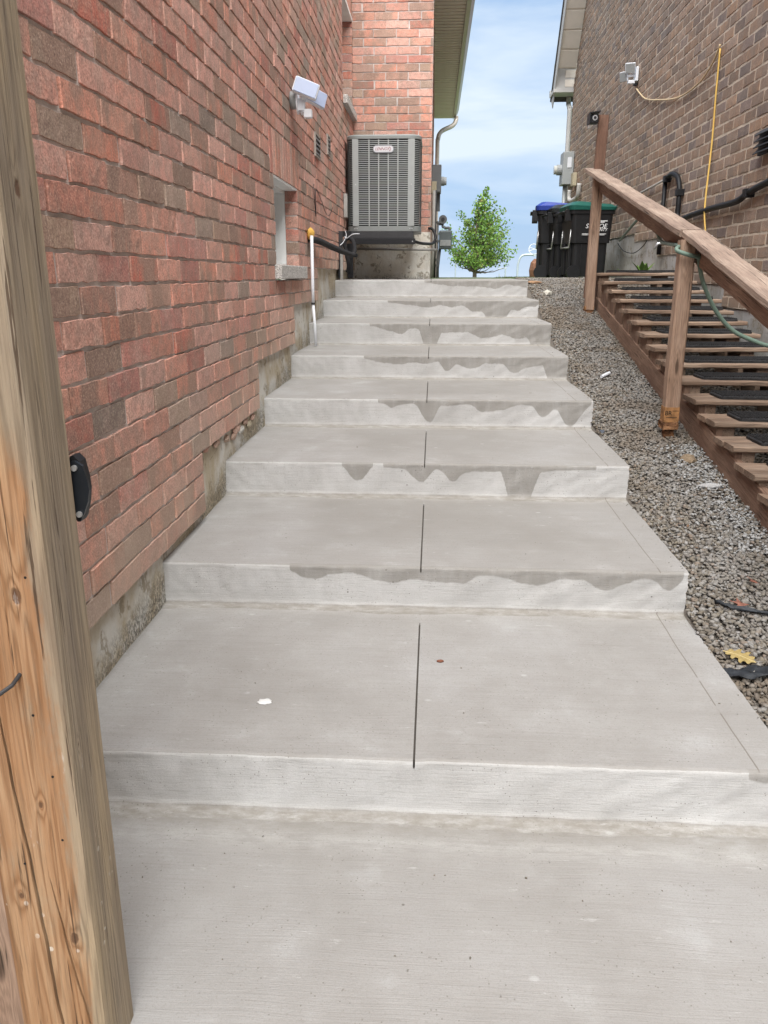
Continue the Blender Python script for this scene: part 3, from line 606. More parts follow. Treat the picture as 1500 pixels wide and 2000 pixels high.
B().cbox((XW-.12, W2[0]-.03, W2[2]-BC+.004), (XW+.055, W2[1]+.04, W2[2]-.001), .006).build('window_sill', MSILL, left)
B().box((XW-.11, W2[0]-.02, W2[3]-.03), (XW+.012, W2[1]+.02, W2[3]+.003)).build('lintel_plate', MV, left)
# wall vents
MVENT = plain('grey_vent_metal', (.16, .16, .165), .5, .4); MVF = plain('vent_frame', (.30, .27, .24), .7)
for (y0, y1, z0, z1) in ((6.98, 7.27, 2.33, 2.51), (7.78, 7.96, 2.45, 2.62)):
    v = B().box((XW, y0, z0), (XW+.022, y0+.018, z1)).box((XW, y1-.018, z0), (XW+.022, y1, z1)).box((XW, y0+.018, z0), (XW+.022, y1-.018, z0+.015)).box((XW, y0+.018, z1-.015), (XW+.022, y1-.018, z1)).build('wall_vent', MVF, left)
    n = 4
    for i in range(n):
        z = z0+.02+(z1-z0-.035)*i/n; B().add([(XW+.026, y0+.019, z), (XW+.026, y1-.019, z), (XW+.008, y1-.019, z+.042), (XW+.008, y0+.019, z+.042), (XW+.022, y0+.019, z-.002), (XW+.022, y1-.019, z-.002), (XW+.004, y1-.019, z+.040), (XW+.004, y0+.019, z+.040)], [(0, 1, 2, 3), (7, 6, 5, 4), (0, 4, 5, 1), (1, 5, 6, 2), (2, 6, 7, 3), (3, 7, 4, 0)]).build('slat', MVENT, v)
# soffit, fascia, gutter of the bay
MSO = plain('taupe_soffit', (.74, .68, .60), .6, 0, .06, 6, 0); MGUT = plain('taupe_gutter', (.50, .44, .38), .45, .2, .05, 6, 0); MDRIP = plain('white_drip_edge', (.62, .64, .66), .4)
ZS = 4.6
soff = B().box((XB-.02, YB+.0, ZS+.02), (.34, 18.5, ZS+.04)).build('soffit', MSO, left)
sl_me = None
for i in range(62):
    y = YB+.05+i*.131
    if sl_me is None: so_ = B().box((XB, 0, -.012), (.335, .10, .021)).build('soffit_strip', MSO, soff); sl_me = so_.data
    else: so_ = link('soffit_strip', sl_me, None, soff)
    so_.location = (0, y, ZS)
B().box((.338, YB-.3, ZS-.03), (.352, 18.5, ZS+.16)).build('fascia', MGUT, left)
gut = B().add([(.352, YB-.3, ZS+.0), (.40, YB-.3, ZS+.01), (.445, YB-.3, ZS+.10), (.445, YB-.3, ZS+.13), (.352, YB-.3, ZS+.13), (.352, 18.52, ZS+.0), (.40, 18.52, ZS+.01), (.445, 18.52, ZS+.10), (.445, 18.52, ZS+.13), (.352, 18.52, ZS+.13)], [(0, 1, 6, 5), (1, 2, 7, 6), (2, 3, 8, 7), (3, 4, 9, 8), (4, 3, 2, 1, 0), (5, 6, 7, 8, 9)]).build('gutter', MGUT, left)
B().box((.40, YB-.3, ZS+.131), (.455, 18.53, ZS+.15)).build('drip_edge', MDRIP, left)
MROOF = plain('grey_shingle', (.09, .085, .08), .95, 0, .3, 40, .5)
B().add([(.44, YB-.35, ZS+.16), (.44, 18.7, ZS+.16), (-6, 18.7, ZS+3.2), (-6, YB-.35, ZS+3.2), (.44, YB-.35, ZS+.19), (.44, 18.7, ZS+.19), (-6, 18.7, ZS+3.24), (-6, YB-.35, ZS+3.24)], [(3, 2, 1, 0), (4, 5, 6, 7), (0, 1, 5, 4), (1, 2, 6, 5), (2, 3, 7, 6), (3, 0, 4, 7)]).build('roof', MROOF, left)
# downspout at the far end
dsp = thing('downspout', 'thin taupe downspout curving from the soffit down the far corner of the red brick house', 'downspout')
B().tube(smooth_path([(.40, 18.3, ZS+.0), (.40, 18.3, ZS-.08), (.33, 18.2, ZS-.2), (.10, 18.0, ZS-.34), (.03, 17.9, ZS-.5), (.02, 17.9, ZS-.8), (.02, 17.9, 1.3)]), .045, 8).build('pipe', MGUT, dsp, True)

# ---- right house (brown brick)
XRW = 2.32; YC = 15.2; ZR0 = 1.149
right = thing('brown_brick_house', 'brown clinker brick house wall with grey foundation on the right behind the wooden stairs', 'house')
prof_r = [(2.2, 6.76, ZR0), (6.76, 8.0, ZR0+2*BC), (8.0, 8.86, ZR0+5*BC), (8.86, 9.92, ZR0+7*BC), (9.92, YC, ZR0+8*BC)]
prof_r = [(-4, 4.6, ZR0-4*BC), (4.6, 6.76, ZR0), (6.76, 8.0, ZR0+2*BC), (8.0, 8.86, ZR0+5*BC), (8.86, 9.92, ZR0+7*BC), (9.92, YC, ZR0+8*BC)]  # nearest run extends unseen behind the camera, added to shade the landing
def rake(z): return YC if z < 4.5 else YC-(z-4.5)/1.33     # gable line
def allow_right(v):
    iv = []
    for a, b_, z in prof_r:
        if v > z:
            if iv and abs(iv[-1][1]-a) < 1e-6: iv[-1] = (iv[-1][0], b_)
            else: iv.append((a, b_))
    e = rake(v); iv = [(a, min(b_, e)) for a, b_ in iv if a < e]
    # wall coordinate runs along -Y
    return sorted([(-b_, -max(a, 1.)) for a, b_ in iv])
bl = brick_list(-YC, -1., ZR0-4*BC, 7.2, (XRW, 0, 0), (0, -1, 0), allow_right, 11, .232)
lay_bricks(bl, MAT_BROWN, right, 298, hh=.0705, sink=.0040)
b = B()
for a, c_, z in prof_r: b.box((XRW, a, z), (XRW+.1, c_, 4.5))
b.add([(XRW, -4, 4.5), (XRW, YC, 4.5), (XRW, rake(7.2), 7.2), (XRW, -4, 7.2), (XRW+.1, -4, 4.5), (XRW+.1, YC, 4.5), (XRW+.1, rake(7.2), 7.2), (XRW+.1, -4, 7.2)], [(0, 3, 2, 1), (4, 5, 6, 7), (1, 2, 6, 5), (0, 4, 7, 3), (3, 7, 6, 2)])
b.box((XRW+.1, YC-.1, 1.2), (5, YC, 4.5)); b.build('mortar_wall', MAT_MORTAR_R, right)
rough_wall('foundation', XRW+.010, -4, YC, -.3, 1.95, MAT_FOUND_R, right, -1)
B().box((XRW+.02, -4, -.3), (XRW+.3, YC, 1.6)).build('foundation_core', MAT_FOUND_R, right)
# eave return, rake soffit, gutter
MRS = plain('grey_white_siding', (.50, .49, .47), .55, 0, .05, 5, 0)
rk = Vector((0, -1/1.33, 1)).normalized()
def rakebox(x0, x1, o0, o1, mat, name, s0=-.15, s1=5.2):
    e = Vector((0, YC+.25, 4.40)); nrm = Vector((0, rk.z, -rk.y)); a = e+rk*s0; c_ = e+rk*s1; P = []
    for q in (a, c_):
        for x, o in ((x0, o0), (x1, o0), (x1, o1), (x0, o1)): w = q+nrm*o; P.append((x, w.y, w.z))
    return B().loft([P[:4], P[4:]]).build(name, mat, right)
rakebox(XRW-.30, XRW+.0, -.10, -.085, MSO, 'rake_soffit', .50); rakebox(XRW-.315, XRW-.30, -.14, .08, MRS, 'rake_fascia'); rakebox(XRW-.335, XRW+2, .08, .11, MROOF, 'roof')
for i in range(14):
    rakebox(XRW-.298, XRW-.003, -.112, -.101, MSO, 'soffit_strip', .52+i*.30, .79+i*.30)
B().cbox((XRW-.296, YC+.02, 4.46), (XRW+.20, YC+.42, 4.92), .006).build('eave_return', MRS, right)
for i in range(3): B().box((XRW-.15, YC+.012, 4.49+i*.14), (XRW+.19, YC+.019, 4.60+i*.14)).build('siding_board', MSO, right)
B().cbox((XRW-.34, YC-.02, 4.40), (XRW+.1, YC+.42, 4.455), .004).add([(XRW-.34, YC+.42, 4.40), (XRW+1.5, YC+.42, 4.40), (XRW+1.5, YC+.50, 4.41), (XRW-.34, YC+.50, 4.41), (XRW-.34, YC+.42, 4.52), (XRW+1.5, YC+.42, 4.52), (XRW+1.5, YC+.54, 4.52), (XRW-.34, YC+.54, 4.52)] if 1 else [(XRW-.50, YC+.42, 4.27), (XRW+1.5, YC+.42, 4.27), (XRW+1.5, YC+.50, 4.28), (XRW-.50, YC+.50, 4.28), (XRW-.50, YC+.42, 4.39), (XRW+1.5, YC+.42, 4.39), (XRW+1.5, YC+.54, 4.39), (XRW-.50, YC+.54, 4.39)], [(0, 1, 2, 3), (4, 7, 6, 5), (0, 4, 5, 1), (1, 5, 6, 2), (2, 6, 7, 3), (3, 7, 4, 0)]).build('gutter', MRS, right)
d2 = thing('downspout', 'white-grey downspout down the far corner of the brown brick house', 'downspout')
B().tube(smooth_path([(XRW-.02, YC+.35, 4.40), (XRW-.02, YC+.35, 4.28), (XRW-.03, YC+.12, 4.16), (XRW-.03, YC+.08, 3.85), (XRW-.03, YC+.08, 1.3)]), .042, 8).build('pipe', MRS, d2, True)

# ------------------------------------------------------------------ wooden stairs on the right
stairs = thing('wooden_stairs', 'weathered brown wooden garden stairs with open risers beside the brown brick wall', 'stairs')
TY = [7.523, 7.139, 6.828, 6.52, 6.22, 5.93, 5.65, 5.36, 5.05, 4.741, 4.44, 4.14, 3.844, 3.53, 3.22, 2.91]
TZ = [1.416, 1.348, 1.277, 1.212, 1.144, 1.076, 1.009, .940, .872, .803, .735, .665, .599, .533, .465, .40]
TX0, TX1, TT = 1.45, 2.225, .028
MR_ = M('black_rubber', .75); MR_.color(MR_.ramp(MR_.noise(MR_.pos(), 60, 4), [(.3, (.010, .010, .011)), (.7, (.030, .030, .032))])); MR_.bump(MR_.voro(MR_.map(MR_.obj(), (1, 1, 1)), 60), .7, .004); MR_ = MR_.m
ORD = ['top', 'second', 'third', 'fourth', 'fifth', 'sixth', 'seventh', 'eighth', 'ninth', 'tenth', 'eleventh', 'twelfth', 'thirteenth', 'fourteenth', 'fifteenth', 'sixteenth']
mat_me = None
for i, (y, z) in enumerate(zip(TY, TZ)):
    for j in range(2):
        dx = random.uniform(-.006, .006)
        board('tread_board', (TX0+dx, y+.066+j*.142, z-TT/2), (TX1+dx, y+.066+j*.142, z-TT/2+random.uniform(-.003, .003)), .136, TT, MAT_WOOD, stairs, cham=.006)
    # cleat blocks under both ends
    for xx in (TX0+.03, TX1-.22):
        zlow = TZ[i+1] if i+1 < len(TZ) else z-.07
        board('cleat', (xx+.045, y+.035, (z-TT+gz(y)+.02)/2), (xx+.045, y+.27, (z-TT+gz(y)+.02)/2), .088, max(.03, z-TT-(gz(y)+.02)), MAT_WOOD, stairs)
    # rubber mat
    if mat_me is None:
        b = B(); wv, dv = .60, .205; nu, nv = 40, 3
        b.loft([rrect(0, 0, wv, dv, .02, 0, 3), rrect(0, 0, wv, dv, .02, .012, 3), rrect(0, 0, wv-.02, dv-.02, .015, .018, 3)])
        for u in range(nu):
            for w in range(9):
                cx = -wv/2+.014+(wv-.028)*u/(nu-1); cy = -dv/2+.012+(dv-.024)*w/8; b.box((cx-.0045, cy-.007, .016), (cx+.0045, cy+.007, .0235))
        mo = b.build('rubber_mat', MR_); mat_me = mo.data
    else: mo = link('rubber_mat', mat_me)
    tag(mo, f'black ribbed rubber mat on the {ORD[i]} tread of the wooden stairs, counted from the top', 'mat', 'rubber mats on the wooden treads')
    mo.location = (TX0+.13+.30+random.uniform(-.012, .012), y+.145+random.uniform(-.01, .006), z+.0008); mo.rotation_euler = (0, 0, random.uniform(-.02, .02))
# stringers: sloped planks on the gravel
for xx, nm in ((TX0+.040, 'stringer'), (TX1-.10, 'stringer'), ):
    p0 = Vector((xx, 2.9, .20+.08)); p1 = Vector((xx, 7.62, 1.055+.08)); board(nm, p1, p0, .155, .038, MAT_WOODS, stairs, upv=(1, 0, 0))
for i in range(0, len(TY)-1):   # upright side blocks visible above the plank
    y = TY[i]; ztop = TZ[i]-TT-.003; zl = gz(y)+.15
    if ztop-zl > .03: board('side_block', (TX0+.045, y+.13, zl-.05), (TX0+.045, y+.13, ztop), .20, .034, MAT_WOODS, stairs, upv=(1, 0, 0))
# hand rail
rail = thing('stair_railing', 'sloping wooden handrail on two posts along the wooden stairs', 'railing')
SLP = (1.347-2.27)/(3.33-7.51)
def rz_(y): return 2.27+(y-7.51)*SLP
ny_ = Vector((0, -SLP, 1)).normalized()
def rz2(y): return rz_(y)-max(0, 4.6-y)*.042
for ya, yb, dx in ((7.66, 4.60, 0), (4.597, 1.9, .012)):
    board('handrail_cap', (1.371+dx, ya, rz_(ya)-.02), (1.371+dx, yb, rz2(yb)-.02), .122, .038, MAT_WOODCAP, rail, upv=(0, -SLP, 1), cham=.006)
for ya, yb in ((7.60, 4.62), (4.616, 1.9)):
    board('side_rail', (1.418, ya, rz_(ya)-.042-.062), (1.418, yb, rz2(yb)-.042-.062), .036, .125, MAT_WOODS, rail, upv=(0, -SLP, 1))
m = M('rotten_wood', .95); p = m.obj(); m.color(m.ramp(m.noise(m.map(p, (8, 30, 30)), 1.5, 5, .7), [(.3, (.035, .018, .010)), (.5, (.16, .075, .035)), (.7, (.30, .16, .08))])); m.bump(m.noise(p, 60, 5), 1, .01); MROT = m.m
MTAG = plain('ochre_treated_wood', (.30, .15, .06), .8, 0, .5, 25, .4)
for (px_, py, zb, zt_, lab, sz) in ((1.395, 7.47, 1.10, rz_(7.47)-.045, 1, .078), (1.343, 4.55, .60, rz_(4.55)-.045, 2, .080)):
    post = board('post', (px_, py, zb), (px_, py, zt_), sz, sz, MAT_WOODP, rail, upv=(0, -1, 0), cham=.007)
    if lab == 2:
        c_ = B().cbox((px_-sz/2-.001, py-sz/2-.001, zb-.002), (px_+sz/2+.001, py+sz/2+.001, zb+.085), .004).build('treated_band', MTAG, rail)
        MK = plain('black_ink', (.02, .015, .012), .8)
        text_mesh('BR', .034, 'stamp', MK, rail, Matrix.Translation((px_-.02, py-sz/2-.0025, zb+.050)) @ Matrix.Rotation(R(90), 4, 'X'), .0006)
        B().box((px_+.002, py-sz/2-.002, zb+.062), (px_+.036, py-sz/2-.0005, zb+.065)).box((px_-.03, py-sz/2-.002, zb+.025), (px_+.03, py-sz/2-.0005, zb+.028)).build('stamp_line', MK, rail)
        V = [];
        rings = [[(x+random.uniform(-.007, .007), y_+random.uniform(-.006, .006), z+random.uniform(-.006, .006)) for x, y_, _ in rrect(px_, py, sz*s_, sz*s_, .008, 0, 2)] for z, s_ in ((zb+.004, 1.02), (zb-.02, 1.12), (zb-.045, 1.10), (zb-.052, .70), (zb-.09, .60), (zb-.14, .42))]
        B().loft([[(x, y_, r_[2]) for (x, y_, r_) in [(a[0], a[1], a) for a in rg]] for rg in rings]).build('rotten_base', MROT, rail)
    else:
        B().cbox((px_-sz/2-.001, py-sz/2-.001, zb-.002), (px_+sz/2+.001, py+sz/2+.001, zb+.03), .004).build('treated_band', MTAG, rail)
        rings = [[(x+random.uniform(-.007, .007), y_+random.uniform(-.006, .006), z+random.uniform(-.006, .006)) for x, y_, _ in rrect(px_, py, sz*s_, sz*s_, .008, 0, 2)] for z, s_ in ((zb+.002, 1.06), (zb-.04, 1.02), (zb-.08, .8), (zb-.12, .5))]
        B().loft(rings).build('rotten_base', MROT, rail)
# dark plank behind the upper post, with a camera on it
pl = board('dark_plank', (1.405, 7.58, 1.2), (1.425, 7.58, 2.71), .088, .036, MAT_WOODDK, None, upv=(0, -1, 0)); tag(pl, 'dark brown upright plank rising behind the top post of the railing', 'plank')
MBK = plain('black_plastic', (.014, .014, .016), .35, 0, .2, 20, .05); MCHR = plain('lens_ring', (.5, .5, .5), .3, .6)
cm = thing('security_camera', 'small black camera fixed to the top of the dark brown plank', 'camera', (1.325, 7.54, 2.68))
B().add([(-.035, -.07, .028), (.055, -.07, .040), (.055, .06, .040), (-.035, .06, .028), (-.035, -.07, .036), (.055, -.07, .048), (.055, .06, .048), (-.035, .06, .036)], [(0, 3, 2, 1), (4, 5, 6, 7), (0, 1, 5, 4), (1, 2, 6, 5), (2, 3, 7, 6), (3, 0, 4, 7)]).box((-.037, -.07, -.055), (-.028, .05, .03)).build('hood', MBK, cm)
B().cbox((-.020, -.045, -.045), (.045, .045, .024), .008).build('body', MBK, cm)
B().tube([(.012, -.045, -.005), (.012, -.054, -.005)], .021, 16).build('lens_ring', MCHR, cm); B().tube([(.012, -.053, -.005), (.012, -.057, -.005)], .012, 14).build('lens', MBK, cm)
B().tube([(-.03, -.03, -.06), (-.03, -.03, -.085)], .012, 10).build('knob', MCHR, cm)

# ------------------------------------------------------------------ air conditioner
MAC = plain('grey_enamel', (.225, .24, .235), .42, .15, .05, 12, .03); MACD = plain('coil_black', (.018, .019, .02), .7); MACE = plain('grey_enamel_light', (.31, .325, .32), .42, .15, .05, 12, .03)
AX, AY, AW, AD, AZ0, AZ1 = -.567, 9.65, .81, .80, 1.863, 2.84
ac = thing('air_conditioner', 'grey louvred air conditioner condenser mounted on black brackets above the top landing', 'air conditioner', (AX, AY, AZ0))
H = AZ1-AZ0; RC = .13
B().loft([rrect(0, 0, AW-.05, AD-.05, RC-.02, .03, 8), rrect(0, 0, AW-.05, AD-.05, RC-.02, H-.03, 8)]).build('coil', MACD, ac)
lid = B().loft([rrect(0, 0, AW-.004, AD-.004, RC, H-.045, 10), rrect(0, 0, AW+.006, AD+.006, RC, H-.040, 10), rrect(0, 0, AW+.006, AD+.006, RC, H-.012, 10), rrect(0, 0, AW-.02, AD-.02, RC-.01, H, 10)]).build('top_cover', MAC, ac, False)
B().loft([rrect(0, 0, AW-.004, AD-.004, RC, .0, 10), rrect(0, 0, AW+.004, AD+.004, RC, .004, 10), rrect(0, 0, AW+.004, AD+.004, RC, .052, 10), rrect(0, 0, AW-.01, AD-.01, RC, .056, 10)]).build('base_pan', MAC, ac)
for k in range(3): 
    r_ = .3-.09*k; B().tube([(r_*math.cos(a*math.pi/12), r_*math.sin(a*math.pi/12), H+.012) for a in range(25)], .004, 6).build('fan_grille_ring', MACD, ac)
NS = 46; sm_ = None
for i in range(NS):
    if sm_ is None:
        o1 = rrect(0, 0, AW, AD, RC, -.0045, 10); o2 = rrect(0, 0, AW-.026, AD-.026, RC-.011, .001, 10); o3 = rrect(0, 0, AW-.002, AD-.002, RC, -.0005, 10); o4 = rrect(0, 0, AW-.026, AD-.026, RC-.011, .003, 10)
        n = len(o1); V = o1+o2+o4+o3; F = []
        for a_ in range(4):
            for k in range(n): F.append((a_*n+k, ((a_+1) % 4)*n+k, ((a_+1) % 4)*n+(k+1) % n, a_*n+(k+1) % n))
        s_ = mesh('louvre_slat', V, F, MACE, ac); sm_ = s_.data
    else: s_ = link('louvre_slat', sm_, None, ac)
    s_.location = (0, 0, .075+(H-.135)*i/(NS-1))
for k in range(4):
    x = -.26+.52*(k+1)/5; B().box((x-.006, -AD/2-.003, .055), (x+.006, -AD/2+.012, H-.045)).build('mullion', MACE, ac)
for sx in (-1, 1):
    B().cbox((sx*.315-.022 if sx > 0 else -.337, -AD/2-.006, .055), (sx*.315+.022 if sx > 0 else -.293, -AD/2+.01, H-.045), .003).build('corner_panel', MACE, ac)
    B().box((sx*.283-.018, -AD/2-.004, .055), (sx*.283+.012, -AD/2+.01, H-.045)).build('corner_panel', MACE, ac)
    for zz in (.028, .48): 
        for q in ((-.012, .012) if zz < .1 else (0,)): B().tube([(sx*.303+q, -AD/2-.006, zz), (sx*.303+q, -AD/2-.012, zz)], .006, 8).build('screw', MCHR, ac)
MBADGE = plain('silver_badge', (.62, .62, .64), .35, .3, .04, 10, 0); MREDT = plain('maroon_print', (.25, .03, .04), .5); MBRIM = plain('badge_rim', (.30, .31, .33), .3, .4)
ZBD = 2.695-AZ0
def pill(w, h, y0, y1, z): return [[(p_[0], y, z+p_[1]) for p_ in rrect(0, 0, w, h, h*.44, 0, 6)] for y in (y0, y1)]
bd = B().loft([r_[::-1] for r_ in pill(.222, .074, -AD/2-.010, -AD/2+.002, ZBD)]).build('badge', MBRIM, ac); B().loft([r_[::-1] for r_ in pill(.208, .060, -AD/2-.013, -AD/2-.0101, ZBD)]).build('badge_face', MBADGE, bd)
text_mesh('LENNOX', .040, 'badge_lettering', MREDT, bd, Matrix.Translation((-.012, -AD/2-.0135, ZBD)) @ Matrix.Rotation(R(90), 4, 'X'), .0006, .35, .95)
B().tube([(.052+.028*math.cos(R(a)), -AD/2-.0140, ZBD+.021*math.sin(R(a))) for a in range(-70, 80, 10)], .0022, 5).build('badge_swoosh', MREDT, bd)
# brackets
MBL = plain('black_steel', (.016, .016, .018), .5, .3); MBL2 = plain('dark_steel', (.045, .045, .048), .55, .3)
br = thing('wall_bracket', 'black steel bracket frame carrying the air conditioner above the landing', 'bracket')
B().cbox((-.985, 9.25, 1.79), (-.24, 9.29, 1.862), .004).build('front_beam', MBL2, br); B().cbox((-.90, 9.23, 1.728), (-.215, 9.27, 1.788), .003).build('lower_beam', MBL, br)
for x in (-.90, -.27): B().cbox((x-.02, 9.29, 1.80), (x+.02, 10.335, 1.86), .003).build('arm', MBL, br)
for x in (-.8, -.55, -.35): B().cbox((x-.05, 9.26, 1.862), (x+.05, 9.33, 1.876), .004).build('rubber_foot', MBL, br)
B().tube([(-.245, 9.228, 1.757), (-.245, 9.222, 1.757)], .007, 8).build('bolt', MCHR, br)
pb = thing('bracket_plate', 'tall black steel plate standing against the left wall beside the top step', 'bracket', (0, 0, 0))
B().cbox((-1.0, 8.62, 1.37), (-.952, 8.66, 1.835), .003).box((-1.0, 8.66, 1.37), (-.992, 8.9, 1.835)).build('plate', MBL2, pb); B().cbox((-.925, 8.80, 1.37), (-.865, 8.84, 1.72), .003).build('inner_leg', MBL, pb)
B().cbox((-.952, 8.62, 1.78), (-.86, 8.70, 1.835), .003).build('top_arm', MBL, pb)
MPIPE = plain('grey_pvc', (.33, .32, .30), .5, 0, .15, 15, .05); MPW = plain('white_pvc', (.66, .68, .72), .4, 0, .06, 10, .03)
t_ = B().cbox((-.966, 8.50, 1.20), (-.938, 8.53, 1.62), .004).build('grey_downpipe', MPIPE); tag(t_, 'short grey channel standing in the corner at the left end of the top riser', 'pipe')
# insulated refrigerant lines
MFOAM = plain('black_foam', (.022, .022, .024), .95, 0, .3, 70, .6); MYF = plain('yellow_foam', (.60, .36, .08), .95, 0, .25, 40, 1)
ls = thing('refrigerant_line', 'black foam-wrapped pipe coming out of the brick wall and looping by the bracket', 'pipe')
B().tube(smooth_path([(-.985, 6.52, 1.665), (-.95, 6.75, 1.665), (-.92, 7.2, 1.645), (-.89, 7.8, 1.62), (-.84, 8.35, 1.597), (-.825, 8.46, 1.60)]), .026, 12).build('pipe_run', MFOAM, ls, True)
B().tube(smooth_path([(-.825, 8.46, 1.60), (-.815, 8.50, 1.65), (-.835, 8.55, 1.73), (-.885, 8.58, 1.765), (-.925, 8.58, 1.72), (-.905, 8.57, 1.60), (-.885, 8.58, 1.50), (-.90, 8.60, 1.43)]), .021, 10).build('pipe_loop', MFOAM, ls, True)
B().cbox((-.85, 8.50, 1.575), (-.79, 8.56, 1.612), .004).build('rubber_plug', MBL, ls)
B().tube(smooth_path([(-.915, 8.5, 1.775), (-.89, 8.48, 1.76), (-.83, 8.46, 1.795), (-.76, 8.46, 1.80)]), .004, 6).tube(smooth_path([(-.91, 8.5, 1.83), (-.90, 8.5, 1.78), (-.93, 8.48, 1.72), (-.96, 8.46, 1.69)]), .004, 6).build('cable_tie', MPW, ls)
bm = bmesh.new(); bmesh.ops.create_icosphere(bm, subdivisions=3, radius=1)
for v in bm.verts: d_ = 1+.16*math.sin(v.co.x*7+v.co.z*5)*math.cos(v.co.y*6+v.co.z*4); v.co = Vector((-.966+v.co.x*.028*d_, 6.50+v.co.y*.04*d_, 1.705+v.co.z*.044*d_))
me = bpy.data.meshes.new('foam'); bm.to_mesh(me); bm.free(); me.polygons.foreach_set('use_smooth', [True]*len(me.polygons)); tag(link('expanding_foam', me, MYF), 'yellow expanding foam blob sealing the pipe hole in the red brick wall', 'foam')
dp = thing('drain_pipe', 'thin white drain pipe running down the left wall from the yellow foam', 'pipe')
B().tube([(-.955, 6.47, 1.69), (-.955, 6.462, 1.30), (-.955, 6.46, 1.18)], .0125, 10).build('upper_pipe', MPW, dp, True); B().tube([(-.955, 6.46, 1.18), (-.945, 6.46, 1.0), (-.94, 6.46, .852)], .0115, 10).build('lower_pipe', MPW, dp, True)
B().tube([(-.955, 6.46, 1.172), (-.955, 6.46, 1.186)], .0145, 10).build('coupling', MBL2, dp)
wv_ = B().tube(smooth_path([(-.98, 6.83, 2.10), (-.975, 6.80, 2.0), (-.98, 6.86, 1.94), (-.978, 6.90, 1.86), (-.98, 6.93, 2.06), (-.978, 7.2, 2.02), (-.975, 7.5, 1.93), (-.98, 7.8, 1.93), (-.978, 8.05, 2.02)]), .0032, 5).build('loose_wire', MBL, None, True); tag(wv_, 'thin dark loose wire hanging in loops on the left brick wall', 'wire')
b = B().tube(smooth_path([(-.25, 9.27, 1.765), (-.15, 9.5, 1.745), (-.02, 10.1, 1.77), (.005, 10.25, 1.86), (-.03, 10.3, 1.94), (-.08, 10.32, 1.95)]), .017, 10).build('black_hose', MBL, None, True); tag(b, 'short black hose curling round the bay corner under the air conditioner', 'hose')
b = B().tube([(-.99, 10.28, 1.715), (.0, 10.28, 1.70), (.02, 10.40, 1.70)], .016, 10).build('horizontal_pipe', MPIPE, None, True); tag(b, 'grey horizontal pipe along the bay foundation under the air conditioner', 'pipe')
# disconnect box behind the unit
tag(B().cbox((-1.0+.012, 9.10, 2.0), (-.952, 9.20, 2.24), .004).build('disconnect_box', MPIPE), 'small grey box on the left wall beside the air conditioner', 'box')

# ------------------------------------------------------------------ floodlight on the left wall
MWP = plain('white_plastic', (.72, .74, .78), .35, 0, .03, 8, 0); MLENS = plain('frosted_lens', (.36, .42, .58), .25, 0, .03, 8, 0); MGP = plain('grey_plastic', (.30, .31, .31), .5)  # blue in the lens colour stands in for reflected sky
fl = thing('floodlight', 'white two-head motion floodlight sticking out of the red brick wall', 'floodlight', (XW, 5.9, 2.53))
B().tube([(.010, 0, 0), (.052, 0, 0)], .056, 20).build('junction_box', MGP, fl, True)
B().loft([[(x, *q) for q in [(.062*math.cos(a*math.pi/10), .088*math.sin(a*math.pi/10)) for a in range(20)]] for x in (.052, .062)]).cbox((.058, -.03, -.07), (.105, .03, .01), .008).build('back_plate', MWP, fl)
def head(cy, tx, tz, yaw, pitch, roll, name):
    h = bpy.data.objects.new(name, B().cbox((-.085, -.022, -.052), (.085, .022, .052), .014).build('tmp', MWP).data); COL.objects.link(h); bpy.data.objects.remove(bpy.data.objects['tmp']); h.parent = fl
    h.location = (tx, cy, tz); h.rotation_euler = (pitch, roll, yaw)
    B().cbox((-.077, -.027, -.045), (.077, -.020, .045), .003).build('lens', MLENS, h); return h
head(-.075, .125, .055, R(8), R(-6), R(20), 'lamp_head'); head(.06, .165, .03, R(40), R(0), R(18), 'lamp_head')
B().tube([(.09, 0, -.005), (.10, -.04, .02), (.115, -.06, .04)], .016, 10).tube([(.09, .01, -.0), (.12, .03, .01), (.15, .05, .02)], .014, 10).build('arm', MWP, fl, True)
B().tube([(.085, 0, -.07), (.092, -.01, -.085)], .015, 10).cbox((.10, -.045, -.115), (.155, .01, -.060), .008).build('motion_sensor', MWP, fl)
# security light on the right wall
f2 = thing('wall_light', 'silver-white two-panel security light high on the brown brick wall', 'wall light', (XRW-.01, 10.4, 3.62)); f2.scale = (.68, .68, .68)
B().cbox((-.045, -.07, -.10), (0, .09, .12), .008).build('back_box', MWP, f2)
for (x, y, z, yaw, pit) in ((-.13, -.04, .10, R(-20), R(18)), (-.20, .10, -.0, R(-55), R(12))):
    h = B().cbox((-.095, -.018, -.08), (.075, .018, .08), .012).build('light_panel', MWP, f2); h.location = (x, y, z); h.rotation_euler = (pit, 0, yaw)
    B().cbox((-.085, -.023, -.07), (.065, -.0175, .07), .003).build('lens', MGP, h)
B().tube([(-.04, 0, .02), (-.11, -.0, .05)], .018, 8).tube([(-.04, 0, 0), (-.17, .06, -.01)], .018, 8).build('arm', MWP, f2)
B().cbox((-.16, -.06, -.14), (-.05, .02, -.085), .01).build('motion_sensor', MWP, f2); B().cbox((-.06, -.05, -.17), (-.0, .02, -.12), .01).build('cable_gland', MBL, f2)
MYC = plain('yellow_cable', (.62, .40, .10), .5, 0, .08, 10, 0); MYC2 = plain('cream_cable', (.60, .46, .28), .5, 0, .08, 10, 0)
yx = XRW-.022
c1 = B().tube(smooth_path([(yx, 10.36, 3.47), (yx, 9.9, 3.28), (yx, 9.3, 3.148), (yx, 8.54, 3.024), (yx, 7.93, 3.02), (yx, 7.60, 3.10), (yx, 7.45, 3.20)]), .008, 6).build('cream_cable', MYC2, None, True); tag(c1, 'cream cable drooping from the security light across the brown brick wall', 'cable')
